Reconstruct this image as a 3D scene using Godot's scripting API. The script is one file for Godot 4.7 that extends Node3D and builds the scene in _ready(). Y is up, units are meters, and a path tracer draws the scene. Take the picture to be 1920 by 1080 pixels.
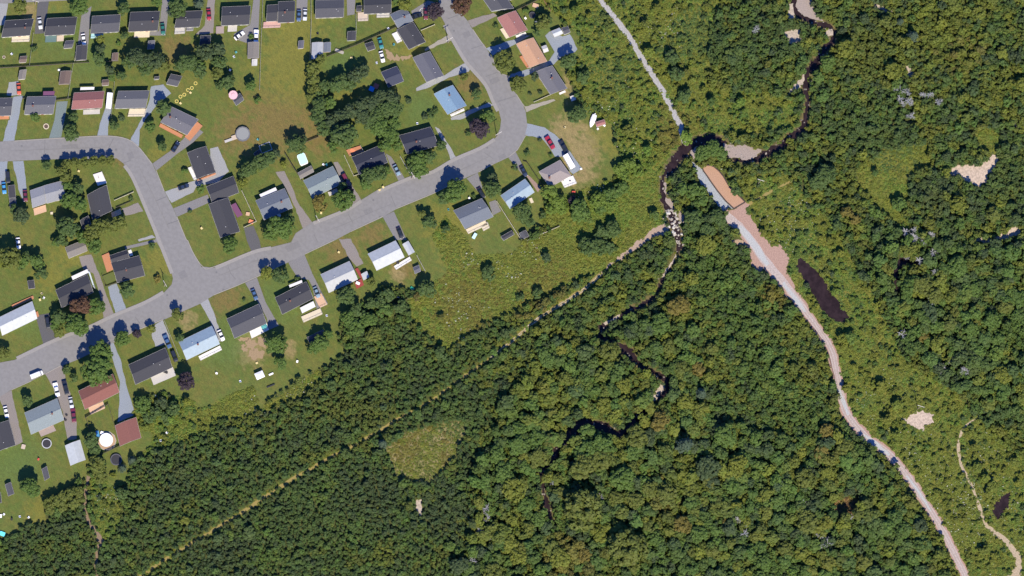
extends Node3D
# A suburb beside a wooded stream valley, seen almost straight down from far above.
# Plan data is given on survey sheets: a letter names a sheet (its corner in plan units), coordinates follow in sheet units.
const UNIT := 0.21                     # metres in one plan unit
const EYE := Vector3(-215.0, 2500.0, 330.0)
const SHEETS := {"A": [0, 0], "B": [400, 0], "C": [800, 0], "D": [0, 225], "E": [400, 225], "F": [800, 225], "G": [0, 450], "H": [400, 450], "I": [0, 675], "J": [0, 855], "K": [400, 675], "L": [800, 450], "M": [1200, 0], "N": [1520, 0], "O": [1200, 225], "Q": [1520, 225], "R": [1200, 450], "S": [1520, 450], "U": [1520, 675], "V": [1520, 855], "W": [800, 675], "X": [1160, 675], "Y": [400, 855], "Z": [800, 855], "a": [1160, 855]}
enum {WOOD, LAWN, MEADOW, MATURE, SCRUB, WATER, NONE, CLEARING, HEATH, BANK}
const CELL := 2.0
const PAD := 150.0
const GW := 1110
const GH := 690

var zone := PackedByteArray()
var rng := RandomNumberGenerator.new()
var n_big := FastNoiseLite.new()
var n_mid := FastNoiseLite.new()
var n_fine := FastNoiseLite.new()
var mats := {}
var texs := {}
var taken := {}
var landmarks := []       # [plan point, short name]

# ---------------------------------------------------------------- plan helpers
func T(s: String, x: float, y: float) -> Vector2:
	if s == "P": return Vector2(x, y)
	var o: Array = SHEETS[s]
	return Vector2(o[0] + x / 4.8, o[1] + y / 4.8)

func pts(text: String) -> PackedVector2Array:
	var out := PackedVector2Array()
	for run in text.split(";", false):
		var w := run.strip_edges().split(" ", false)
		var i := 1
		while i + 1 < w.size():
			out.append(T(w[0], w[i].to_float(), w[i + 1].to_float()))
			i += 2
	return out

func at(p: Vector2, h: float = 0.0) -> Vector3:      # the place whose plan mark, taken at height h from the survey aircraft, is p
	var g := Vector3((p.x - 960.0) * UNIT, 0.0, (p.y - 540.0) * UNIT)
	return g + (EYE - g) * (h / EYE.y)

func plan(v: Vector3) -> Vector2:
	return Vector2(v.x / UNIT + 960.0, v.z / UNIT + 540.0)

func fill(poly: PackedVector2Array, id: int) -> void:
	var lo := 1e9
	var hi := -1e9
	for p in poly:
		lo = minf(lo, p.y); hi = maxf(hi, p.y)
	var n := poly.size()
	for row in range(maxi(0, int((lo + PAD) / CELL)), mini(GH - 1, int((hi + PAD) / CELL) + 1) + 1):
		var y := row * CELL - PAD + 0.5 * CELL
		var xs: Array = []
		for i in n:
			var a := poly[i]
			var b := poly[(i + 1) % n]
			if (a.y <= y) != (b.y <= y):
				xs.append(a.x + (y - a.y) / (b.y - a.y) * (b.x - a.x))
		xs.sort()
		var k := 0
		while k + 1 < xs.size():
			for c in range(maxi(0, int(ceil((xs[k] + PAD) / CELL - 0.5))), mini(GW - 1, int(floor((xs[k + 1] + PAD) / CELL - 0.5))) + 1):
				zone[row * GW + c] = id
			k += 2

func fill_disc(c: Vector2, r: float, id: int) -> void:
	var q := PackedVector2Array()
	for i in 12: q.append(c + Vector2.from_angle(i * TAU / 12.0) * r)
	fill(q, id)

func zone_at(x: float, y: float) -> int:
	var c := int((x + PAD) / CELL)
	var r := int((y + PAD) / CELL)
	if c < 0 or r < 0 or c >= GW or r >= GH: return WOOD
	return zone[r * GW + c]

func ribbon(line: PackedVector2Array, widths: Array, amp: float = 0.0) -> PackedVector2Array:   # outline of a strip along line
	var dense := PackedVector2Array()
	var dw: Array = []
	for i in line.size() - 1:
		var p0 := line[maxi(0, i - 1)]
		var p3 := line[mini(line.size() - 1, i + 2)]
		var steps := maxi(1, int(line[i].distance_to(line[i + 1]) / 9.0))
		for k in steps:
			var t := float(k) / steps
			dense.append(line[i].cubic_interpolate(line[i + 1], p0, p3, t))
			dw.append(lerpf(float(widths[mini(i, widths.size() - 1)]), float(widths[mini(i + 1, widths.size() - 1)]), t))
	dense.append(line[line.size() - 1])
	dw.append(float(widths[mini(line.size() - 1, widths.size() - 1)]))
	var left := PackedVector2Array()
	var right := PackedVector2Array()
	for i in dense.size():
		var d := (dense[mini(i + 1, dense.size() - 1)] - dense[maxi(0, i - 1)]).normalized()
		var nrm := Vector2(-d.y, d.x)
		var w: float = dw[i] * 0.5
		left.append(dense[i] + nrm * (w + amp * n_fine.get_noise_2d(dense[i].x * 3.1, dense[i].y * 3.1) * 2.0))
		right.append(dense[i] - nrm * (w + amp * n_fine.get_noise_2d(dense[i].x * 3.1 + 400, dense[i].y * 3.1) * 2.0))
	right.reverse()
	left.append_array(right)
	return left

func rough(poly: PackedVector2Array, step: float, amp: float) -> PackedVector2Array:   # uneven outline for soil and gravel
	var out := PackedVector2Array()
	for i in poly.size():
		var a := poly[i]
		var b := poly[(i + 1) % poly.size()]
		var k := maxi(1, int(a.distance_to(b) / step))
		var nrm := (b - a).normalized().orthogonal()
		for j in k:
			var p := a.lerp(b, float(j) / k)
			out.append(p + nrm * amp * n_fine.get_noise_2d(p.x * 4.0, p.y * 4.0) * 2.2)
	return out

# ---------------------------------------------------------------- naming
func numbered(called: String) -> String:
	var k: int = taken.get(called, 0)
	taken[called] = k + 1
	return called if k == 0 else "%s_%03d" % [called, k]

func tag(o: Node, label: String, category: String, group: String = "", kind: String = "") -> void:
	if label: o.set_meta("label", label)
	if category: o.set_meta("category", category)
	if group: o.set_meta("group", group)
	if kind: o.set_meta("kind", kind)

func thing(called: String, where: Vector3, turn: float, label: String, category: String, group: String = "") -> Node3D:
	var o := Node3D.new()
	o.name = numbered(called)
	add_child(o)
	o.position = where
	o.rotation.y = turn
	tag(o, label, category, group)
	return o

func part(called: String, mesh: Mesh, m: Material, parent: Node, pos: Vector3 = Vector3.ZERO) -> MeshInstance3D:
	var o := MeshInstance3D.new()
	o.mesh = mesh
	o.material_override = m
	o.name = numbered(called) if parent == self else called
	parent.add_child(o, true)
	o.position = pos
	o.cast_shadow = GeometryInstance3D.SHADOW_CASTING_SETTING_ON
	return o

# ---------------------------------------------------------------- materials (linear base colours)
func grain(key: String, freq: float, lo: float, hi: float, octaves: int = 4, size: int = 256) -> ImageTexture:
	if texs.has(key): return texs[key]
	var n := FastNoiseLite.new()
	n.seed = hash(key) % 9999
	n.noise_type = FastNoiseLite.TYPE_SIMPLEX_SMOOTH
	n.frequency = freq
	n.fractal_octaves = octaves
	n.fractal_gain = 0.62
	var im := n.get_seamless_image(size, size)
	im.convert(Image.FORMAT_L8)
	var src := im.get_data()
	var dst := PackedByteArray()
	dst.resize(size * size * 3)
	for i in size * size:
		var v := lerpf(lo, hi, smoothstep(0.15, 0.85, src[i] / 255.0))
		var b := int(clampf(pow(v, 1.0 / 2.2), 0, 1) * 255.0)
		dst[i * 3] = b; dst[i * 3 + 1] = b; dst[i * 3 + 2] = b
	texs[key] = ImageTexture.create_from_image(Image.create_from_data(size, size, false, Image.FORMAT_RGB8, dst))
	return texs[key]

func mat(key: String, c: Color, rough_: float = 0.85, tex: ImageTexture = null, metres: float = 4.0) -> StandardMaterial3D:
	if mats.has(key): return mats[key]
	var m := StandardMaterial3D.new()
	m.albedo_color = c.linear_to_srgb()
	m.roughness = rough_
	if tex:
		m.albedo_texture = tex
		m.uv1_triplanar = true
		m.uv1_world_triplanar = true
		m.uv1_scale = Vector3.ONE / metres
	mats[key] = m
	return m

func leaf_mat(key: String, c: Color) -> StandardMaterial3D:
	if mats.has(key): return mats[key]
	var m := mat(key, c, 0.75)
	m.vertex_color_use_as_albedo = true
	m.backlight_enabled = true
	m.backlight = Color(0.45, 0.5, 0.2)
	m.cull_mode = BaseMaterial3D.CULL_DISABLED
	return m

# ---------------------------------------------------------------- mesh helpers
func begin() -> SurfaceTool:
	var st := SurfaceTool.new()
	st.begin(Mesh.PRIMITIVE_TRIANGLES)
	st.set_smooth_group(-1)
	return st

func face(st: SurfaceTool, p: Array, out: Vector3) -> void:     # flat polygon, front towards out
	var n: Vector3 = (p[1] - p[0]).cross(p[2] - p[0])
	var q := p.duplicate()
	if n.dot(out) > 0: q.reverse()
	for i in range(1, q.size() - 1):
		st.add_vertex(q[0]); st.add_vertex(q[i]); st.add_vertex(q[i + 1])

func done(st: SurfaceTool) -> ArrayMesh:
	st.generate_normals()
	return st.commit()

func slab(st: SurfaceTool, top: Array, depth: float) -> void:   # a plate: polygon on top, sides and bottom below it
	var mid := Vector3.ZERO
	var low: Array = []
	for v in top:
		mid += v
		low.append(v - Vector3(0, depth, 0))
	mid /= top.size()
	face(st, top, Vector3.UP)
	face(st, low, Vector3.DOWN)
	for i in top.size():
		var j: int = (i + 1) % top.size()
		face(st, [top[i], top[j], low[j], low[i]], (top[i] + top[j]) * 0.5 - mid)

func box(st: SurfaceTool, c: Vector3, s: Vector3, b: Basis = Basis.IDENTITY) -> void:
	var h := s * 0.5
	for ax in 3:
		for sg in [-1.0, 1.0]:
			var n := Vector3.ZERO
			n[ax] = sg
			var u := Vector3.ZERO
			u[(ax + 1) % 3] = h[(ax + 1) % 3]
			var v := Vector3.ZERO
			v[(ax + 2) % 3] = h[(ax + 2) % 3]
			var o: Vector3 = n * h[ax]
			face(st, [c + b * (o - u - v), c + b * (o + u - v), c + b * (o + u + v), c + b * (o - u + v)], b * n)

func box_mesh(c: Vector3, s: Vector3, b: Basis = Basis.IDENTITY) -> ArrayMesh:
	var st := begin()
	box(st, c, s, b)
	return done(st)

func tube(st: SurfaceTool, a: Vector3, b: Vector3, ra: float, rb: float, sides: int = 6) -> void:
	var d := (b - a).normalized()
	var x := d.cross(Vector3.RIGHT if absf(d.x) < 0.8 else Vector3.UP).normalized()
	var y := d.cross(x)
	for i in sides:
		var t0 := TAU * i / sides
		var t1 := TAU * (i + 1) / sides
		var e0 := x * cos(t0) + y * sin(t0)
		var e1 := x * cos(t1) + y * sin(t1)
		face(st, [a + e0 * ra, a + e1 * ra, b + e1 * rb, b + e0 * rb], e0 + e1)
		if rb > 0.02: face(st, [b, b + e0 * rb, b + e1 * rb], d)

func disc_mesh(r: float, y: float, depth: float, sides: int = 24) -> ArrayMesh:
	var st := begin()
	var top: Array = []
	for i in sides: top.append(Vector3(cos(TAU * i / sides) * r, y, sin(TAU * i / sides) * r))
	slab(st, top, depth)
	return done(st)

func ring_mesh(r0: float, r1: float, y: float, depth: float, sides: int = 24) -> ArrayMesh:
	var st := begin()
	for i in sides:
		var d0 := Vector3(cos(TAU * i / sides), 0, sin(TAU * i / sides))
		var d1 := Vector3(cos(TAU * (i + 1) / sides), 0, sin(TAU * (i + 1) / sides))
		var up := Vector3(0, y, 0)
		var dn := Vector3(0, y - depth, 0)
		face(st, [d0 * r0 + up, d1 * r0 + up, d1 * r1 + up, d0 * r1 + up], Vector3.UP)
		face(st, [d0 * r1 + up, d1 * r1 + up, d1 * r1 + dn, d0 * r1 + dn], d0)
		face(st, [d0 * r0 + up, d1 * r0 + up, d1 * r0 + dn, d0 * r0 + dn], -d0)
	return done(st)

func sheet(called: String, poly: PackedVector2Array, y: float, m: Material, zone_id: int = NONE) -> MeshInstance3D:
	var pieces: Array = [poly]
	if Geometry2D.triangulate_polygon(poly).is_empty():        # an uneven outline that crosses itself: cleaned first
		pieces = []
		for q in Geometry2D.offset_polygon(poly, 0.4):
			if not Geometry2D.triangulate_polygon(q).is_empty() and q.size() > 2: pieces.append(q)
	var st := SurfaceTool.new()
	st.begin(Mesh.PRIMITIVE_TRIANGLES)
	for pc in pieces:
		var idx := Geometry2D.triangulate_polygon(pc)
		for i in range(0, idx.size(), 3):
			var q: Array = []
			for k in 3: q.append(Vector3((pc[idx[i + k]].x - 960.0) * UNIT, y, (pc[idx[i + k]].y - 540.0) * UNIT))
			st.set_normal(Vector3.UP)
			if (q[1] - q[0]).cross(q[2] - q[0]).y > 0: q.reverse()
			for v in q: st.add_vertex(v)
	var o := part(called, st.commit(), m, self)
	o.set_meta("kind", "structure")
	if zone_id >= 0: fill(poly, zone_id)
	return o

# ---------------------------------------------------------------- foliage shapes (unit radius)
func leaf_quad(V: PackedVector3Array, N: PackedVector3Array, C: PackedColorArray, p: Vector3, n: Vector3, s: float, c: Color) -> void:
	var x := n.cross(Vector3(rng.randf() - 0.5, rng.randf() - 0.5, rng.randf() - 0.5)).normalized()
	var y := n.cross(x).normalized()
	var a := p + x * s
	var b := p + y * s * 0.7
	var d := p - y * s * 0.7
	var e := p - x * s
	for v in [a, d, b, b, d, e]:
		V.append(v); N.append(n); C.append(c)

func from_arrays(V: PackedVector3Array, N: PackedVector3Array, C: PackedColorArray) -> ArrayMesh:
	var arr := []
	arr.resize(Mesh.ARRAY_MAX)
	arr[Mesh.ARRAY_VERTEX] = V
	arr[Mesh.ARRAY_NORMAL] = N
	arr[Mesh.ARRAY_COLOR] = C
	var m := ArrayMesh.new()
	m.add_surface_from_arrays(Mesh.PRIMITIVE_TRIANGLES, arr)
	return m

func rand_dir() -> Vector3:
	var y := rng.randf_range(-1, 1)
	var t := rng.randf() * TAU
	var r := sqrt(1.0 - y * y)
	return Vector3(cos(t) * r, y, sin(t) * r)

func crown(clumps: int, leaves: int, leaf: float, clump_r: float, flat: float = 0.8, reach: float = 0.68) -> ArrayMesh:
	var V := PackedVector3Array()
	var N := PackedVector3Array()
	var C := PackedColorArray()
	var lop := Vector3(rng.randf_range(0.86, 1.1), 1, rng.randf_range(0.86, 1.1))
	for i in clumps:
		var d := rand_dir()
		if d.y < -0.3: d.y = -d.y
		var c := d * reach * rng.randf_range(0.55, 1.3) * Vector3(1, flat, 1) * lop
		var cr := clump_r * rng.randf_range(0.6, 1.3)
		var tone := rng.randf_range(0.82, 1.2)
		var warm := rng.randf_range(0.92, 1.1)
		for k in leaves:
			var e := (rand_dir() + d * 0.45).normalized()
			var n := (e * 0.75 + rand_dir() * 0.45 + Vector3(0, 0.45, 0)).normalized()
			var j := tone * rng.randf_range(0.72, 1.28)
			leaf_quad(V, N, C, c + e * cr * rng.randf_range(0.7, 1.02), n, leaf * rng.randf_range(0.7, 1.3), Color(j * warm, j, j * 0.9))
	return from_arrays(V, N, C)

func spruce(tiers: int, leaves: int, leaf: float) -> ArrayMesh:
	var V := PackedVector3Array()
	var N := PackedVector3Array()
	var C := PackedColorArray()
	for t in tiers:
		var f := float(t) / tiers
		var r := (1.0 - f) * 1.0 + 0.06
		for k in int(leaves * (1.0 - f * 0.75)):
			var a := rng.randf() * TAU
			var arm := (0.55 + 0.45 * absf(sin(a * 4.5 + t))) * r
			var q := arm * sqrt(rng.randf_range(0.1, 1.0))
			var p := Vector3(cos(a) * q, -1.0 + 2.6 * f + 0.1 * rng.randf() - q * 0.25, sin(a) * q)
			var n := (Vector3(cos(a) * 0.5, 0.8, sin(a) * 0.5) + rand_dir() * 0.6).normalized()
			var j := rng.randf_range(0.7, 1.3)
			leaf_quad(V, N, C, p, n, leaf * rng.randf_range(0.7, 1.2), Color(j, j, j))
	return from_arrays(V, N, C)

func tuft(blades: int, leaf: float) -> ArrayMesh:
	var V := PackedVector3Array()
	var N := PackedVector3Array()
	var C := PackedColorArray()
	for k in blades:
		var a := rng.randf() * TAU
		var q := sqrt(rng.randf())
		var p := Vector3(cos(a) * q, rng.randf_range(0.1, 0.9) * (1.1 - q * 0.7), sin(a) * q)
		var n := (Vector3(cos(a) * 0.35, 0.9, sin(a) * 0.35) + rand_dir() * 0.5).normalized()
		var j := rng.randf_range(0.7, 1.3)
		leaf_quad(V, N, C, p, n, leaf * rng.randf_range(0.6, 1.3), Color(j * rng.randf_range(0.9, 1.15), j, j * 0.9))
	return from_arrays(V, N, C)

func bare_tree() -> ArrayMesh:      # dead, leafless: trunk and forked branches
	var st := begin()
	tube(st, Vector3(0, -1.6, 0), Vector3(0, 0.5, 0), 0.09, 0.05, 5)
	for i in 16:
		var a := rng.randf() * TAU
		var y := rng.randf_range(-0.5, 0.5)
		var o := Vector3(0, y, 0)
		var e := o + Vector3(cos(a), rng.randf_range(0.2, 0.7), sin(a)) * rng.randf_range(0.5, 1.0)
		tube(st, o, e, 0.05, 0.03, 4)
		for k in 3:
			var b := o.lerp(e, rng.randf_range(0.35, 0.9))
			tube(st, b, b + (rand_dir() + Vector3(cos(a), 0.4, sin(a)) * 0.7) * 0.32, 0.03, 0.02, 3)
	return done(st)

func rock_mesh() -> ArrayMesh:
	var st := begin()
	var dirs: Array = []
	for i in 7:
		var ring: Array = []
		for k in 8:
			var a := TAU * k / 8.0
			var e := PI * i / 6.0
			var d := Vector3(sin(e) * cos(a), cos(e) * 0.7, sin(e) * sin(a))
			ring.append(d * (1.0 + 0.35 * n_fine.get_noise_3d(d.x * 40 + taken.size() * 9, d.y * 40, d.z * 40)) if i > 0 and i < 6 else d)
		dirs.append(ring)
	for i in 6:
		for k in 8:
			var j := (k + 1) % 8
			if i > 0: face(st, [dirs[i][k], dirs[i][j], dirs[i + 1][j]], dirs[i][k])
			if i < 5: face(st, [dirs[i][k], dirs[i + 1][j], dirs[i + 1][k]], dirs[i][k])
	return done(st)

# ================================================================ scene
func _ready() -> void:
	rng.seed = 4711
	var near := 50.0
	var cam := Camera3D.new()
	cam.name = "camera"
	add_child(cam)
	cam.position = EYE
	cam.rotation_degrees = Vector3(-90, 0, 0)
	cam.keep_aspect = Camera3D.KEEP_HEIGHT
	cam.set_frustum(1080.0 * UNIT * near / EYE.y, Vector2(-EYE.x, EYE.z) * near / EYE.y, near, 9000.0)
	cam.current = true
	var env := Environment.new()
	env.background_mode = Environment.BG_SKY
	var sky := Sky.new()
	var sm := ProceduralSkyMaterial.new()
	sm.sky_top_color = Color(0.22, 0.40, 0.74)
	sm.sky_horizon_color = Color(0.62, 0.72, 0.84)
	sm.sky_curve = 0.14
	sm.ground_bottom_color = Color(0.16, 0.17, 0.12)
	sm.ground_horizon_color = Color(0.55, 0.62, 0.66)
	sm.sun_angle_max = 0.0
	sky.sky_material = sm
	env.sky = sky
	env.background_energy_multiplier = 0.95
	env.tonemap_mode = Environment.TONE_MAPPER_LINEAR
	env.tonemap_exposure = 1.5
	env.sdfgi_enabled = true
	env.ssao_enabled = true
	env.ssil_enabled = true
	var we := WorldEnvironment.new()
	we.name = "environment"
	we.environment = env
	add_child(we)
	var sun := DirectionalLight3D.new()
	sun.name = "sun"
	add_child(sun)
	sun.light_energy = 1.5
	sun.light_color = Color(1.0, 0.955, 0.87)
	sun.light_angular_distance = 0.5
	sun.shadow_enabled = true
	sun.look_at_from_position(Vector3(35, 246, 196), Vector3.ZERO, Vector3.FORWARD)   # from lower right, high

	for n in [[n_big, 0.011, 3], [n_mid, 0.06, 3], [n_fine, 0.3, 2]]:
		n[0].noise_type = FastNoiseLite.TYPE_SIMPLEX_SMOOTH
		n[0].frequency = n[1]
		n[0].fractal_octaves = n[2]
		n[0].seed = 77 + n[2]
	zone.resize(GW * GH)
	zone.fill(WOOD)
	build_zones()
	build_water()
	build_roads()
	build_soil()
	build_ground()
	print("setting ", Time.get_ticks_msec())
	build_houses()
	build_sheds()
	build_fences()
	build_vehicles()
	build_yard_things()
	print("things ", Time.get_ticks_msec())
	build_trees()
	print("trees ", Time.get_ticks_msec())
	scatter_wild()
	print("wild ", Time.get_ticks_msec())

# ---------------------------------------------------------------- what grows where
func build_zones() -> void:
	fill(pts("P 1000 -140 1400 -140 1330 60 1330 160 1500 190 1490 240 1300 262 1255 330 1245 430 1180 470 1100 440 1045 430 1010 420 1020 380 1075 368 1150 335 1165 300 1150 235 1100 210 1062 130 1090 100 1085 66 1045 28 1012 5"), SCRUB)
	fill(pts("P 1390 330 1470 320 1560 420 1640 560 1700 680 1800 740 1830 790 1900 850 2060 900 2060 1220 1850 1220 1740 945 1690 880 1600 790 1570 680 1490 560 1400 440"), SCRUB)
	fill(pts("P 860 1220 880 960 880 900 920 840 940 770 1010 640 1100 640 1200 600 1300 640 1330 780 1480 820 1560 800 1640 860 1700 930 1790 1080 1830 1220"), MATURE)
	fill(pts("P 1640 470 1720 440 1830 460 2060 420 2060 800 1850 780 1780 720 1700 650 1660 560"), MATURE)
	fill(pts("P 812 445 890 475 945 470 1045 430 1100 450 1150 470 1240 425 1235 440 1130 505 960 588 905 610 850 648 830 660 810 630 770 600 765 560 815 528 840 512"), MEADOW)
	fill(pts("P 805 450 835 398 875 435 900 480 850 510"), MEADOW)
	fill(pts("P 1010 420 1030 370 1090 350 1160 340 1240 330 1240 425 1180 470 1100 450 1050 432"), MEADOW)
	fill(pts("P 1605 320 1660 280 1740 270 1745 310 1700 330 1710 370 1690 400 1720 430 1700 440 1650 390 1610 350"), MEADOW)
	fill(pts("P 1825 245 1860 238 1880 262 1870 290 1840 285"), MEADOW)
	fill(pts("P 400 757 420 745 465 725 480 722 487 760 500 757 545 730 575 705 600 693 605 710 560 745 500 770 440 785 400 790"), MEADOW)
	fill(pts("P 725 842 760 812 790 803 870 787 872 808 852 858 830 885 800 905 770 900 745 895 735 870"), CLEARING)
	fill(pts("P 250 740 300 730 400 755 402 800 330 835 270 855 250 800"), SCRUB)
	fill(pts("P 166 895 215 900 228 960 216 1000 196 1014 180 985 168 950"), SCRUB)
	fill(pts("V 210 380 430 370 445 480 380 560 300 540 250 560 215 470"), HEATH)
	fill(pts("P -140 -140 1010 -140 1012 5 1045 28 1060 50 1085 66 1090 100 1062 130 1075 180 1100 210 1150 235 1150 262 1165 300 1150 335 1105 350 1075 362 1020 375 1010 420 970 468 945 477 890 475 870 440 835 405 812 445 840 512 815 528 790 540 770 545 720 535 700 555 640 590 633 640 650 660 630 675 600 692 575 702 545 725 497 757 490 765 485 755 475 727 465 725 420 745 400 757 375 768 360 750 330 742 290 735 260 745 250 770 258 800 290 815 280 840 262 855 245 862 240 905 205 915 195 870 165 875 165 905 150 900 80 940 88 978 40 985 32 1000 -140 1050"), LAWN)

# ---------------------------------------------------------------- stream, ponds
func build_water() -> void:
	var water := StandardMaterial3D.new()
	water.albedo_color = Color(0.030, 0.019, 0.021).linear_to_srgb()
	water.roughness = 0.2
	water.metallic_specular = 0.25
	water.albedo_texture = grain("water", 0.02, 0.6, 1.0)
	water.uv1_triplanar = true
	water.uv1_world_triplanar = true
	water.uv1_scale = Vector3.ONE / 22.0
	var upper := [Vector3(1488, -30, 16), Vector3(1490, 0, 15), Vector3(1492, 21, 12), Vector3(1523, 40, 9), Vector3(1554, 50, 9), Vector3(1563, 62, 8), Vector3(1562, 77, 8), Vector3(1542, 98, 9), Vector3(1527, 123, 14), Vector3(1512, 137, 11), Vector3(1510, 158, 9), Vector3(1515, 187, 7), Vector3(1510, 221, 6), Vector3(1505, 240, 8), Vector3(1485, 254, 14), Vector3(1467, 273, 10), Vector3(1440, 285, 11), Vector3(1421, 296, 11), Vector3(1387, 302, 8), Vector3(1365, 290, 9), Vector3(1356, 269, 16), Vector3(1333, 264, 20), Vector3(1312, 265, 20), Vector3(1292, 275, 20), Vector3(1271, 296, 22), Vector3(1258, 315, 16), Vector3(1244, 333, 8), Vector3(1242, 350, 7), Vector3(1245, 375, 11), Vector3(1254, 392, 13), Vector3(1265, 417, 16), Vector3(1269, 433, 14), Vector3(1273, 465, 8), Vector3(1265, 483, 6), Vector3(1246, 519, 6), Vector3(1222, 560, 5), Vector3(1181, 583, 9), Vector3(1162, 594, 8), Vector3(1129, 612, 11), Vector3(1125, 633, 10), Vector3(1150, 644, 10), Vector3(1181, 662, 18), Vector3(1202, 687, 9), Vector3(1233, 700, 7), Vector3(1256, 721, 17), Vector3(1240, 742, 9), Vector3(1222, 754, 10), Vector3(1208, 767, 14), Vector3(1191, 787, 14), Vector3(1168, 810, 12), Vector3(1150, 812, 12), Vector3(1137, 802, 16), Vector3(1108, 795, 22), Vector3(1081, 799, 22), Vector3(1069, 817, 18), Vector3(1048, 837, 11), Vector3(1040, 854, 13), Vector3(1021, 877, 10), Vector3(1015, 901, 8), Vector3(1022, 930, 7), Vector3(1029, 957, 9), Vector3(1040, 985, 5)]
	var line := PackedVector2Array()
	var w: Array = []
	for p in upper:
		line.append(Vector2(p.x, p.y)); w.append(p.z * (0.92 if p.y > 540.0 else 1.0))
	var wide: Array = []
	for v in w: wide.append(v + 5.0)
	for q in ["P 240 1110 265 1080 330 1036 400 994 462 955 535 907 587 876 629 852 692 819 754 781 804 754 873 704 919 673 977 625 1008 598 1069 560 1102 537 1131 510 1154 490 1200 456 1245 421"]:
		fill(ribbon(pts(q), [11, 11, 11, 11, 11, 11, 11, 11, 10, 9, 9, 9, 10, 13, 15, 16, 16, 14, 14, 18, 16], 2.0), MEADOW)
	# the stream runs as a row of short reaches so that its bends never cross themselves
	var k := 0
	while k < line.size() - 1:
		var e := mini(k + 9, line.size() - 1)
		var banks: Array = []
		for v in w.slice(k, e + 1): banks.append(v + (10.0 if line[k].y < 500.0 else 6.5))
		fill(ribbon(line.slice(k, e + 1), banks, 2.0), BANK)
		sheet("stream", ribbon(line.slice(k, e + 1), wide.slice(k, e + 1), 1.5), -0.32 - 0.001 * (k % 2), water, -1)
		fill(ribbon(line.slice(k, e + 1), w.slice(k, e + 1), 2.0), WATER)
		k = e
	for q in ["R 1430 160 1540 230 1640 330 1700 440 1790 560 1885 690 1850 745 1750 735 1650 640 1580 540 1500 400 1450 300 1410 250", "V 1815 310 1770 470 1690 580 1620 470 1700 380", "S 750 200 830 155 1050 190 1040 250 840 215 800 280 790 400 800 500 770 520 745 330", "M 1640 190 1760 290 1920 270 1920 300 1740 310"]:
		var poly := pts(q)
		sheet("pond", rough(Geometry2D.offset_polygon(poly, 3.0)[0], 8.0, 1.0), -0.30, water, -1)
		fill(rough(poly, 8.0, 1.5), WATER)

# ---------------------------------------------------------------- roads, sidewalks, driveways
const ROADS := [
	"D -160 200 0 195 130 185 440 165 700 150 980 140 1150 170 1260 250 1370 390 1480 640 1560 800 1680 1080;G 1690 0 1730 100 1800 220 1830 270 1560 360 1545 300 1480 140 1400 0;D 1400 1010 1310 800 1190 520 1110 390 1050 345 900 350 540 352 200 365 0 375 -160 380",
	"P -60 711;G -40 1110 130 1080 500 905 800 790 1010 690 1300 570 1480 470 1545 400 1560 330 1830 240 1920 250;H 20 245 350 105 520 65 700 20;E 740 1020 890 920 1200 800 1330 720 1460 640 1720 535 1850 490;F 50 460 250 345 480 245 620 160 660 80 670 0;C 650 1000 600 900 540 760 400 600 340 520 240 350 165 215 120 130 120 60 90 -60 -30 -60 -30 -120 330 -120 330 -20 250 60 245 110 310 120 370 190 410 260 480 360 540 440 590 520 620 620 680 670 740 690 750 780 810 850 860 930 890 1000 900 1080;F 905 50 880 160 820 270 740 335 600 400 470 470 330 530 70 660 0 690;E 1640 805 1530 872 1230 1010;H 1090 5 820 132 640 217 400 332 200 420 0 500;G 1800 575 1470 720 1200 830 1020 925 680 1085;I 560 50 290 185 100 270 0 330 -160 400",
	"A -100 -60 640 -60 610 4 400 14 0 32 -100 36",
]
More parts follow.
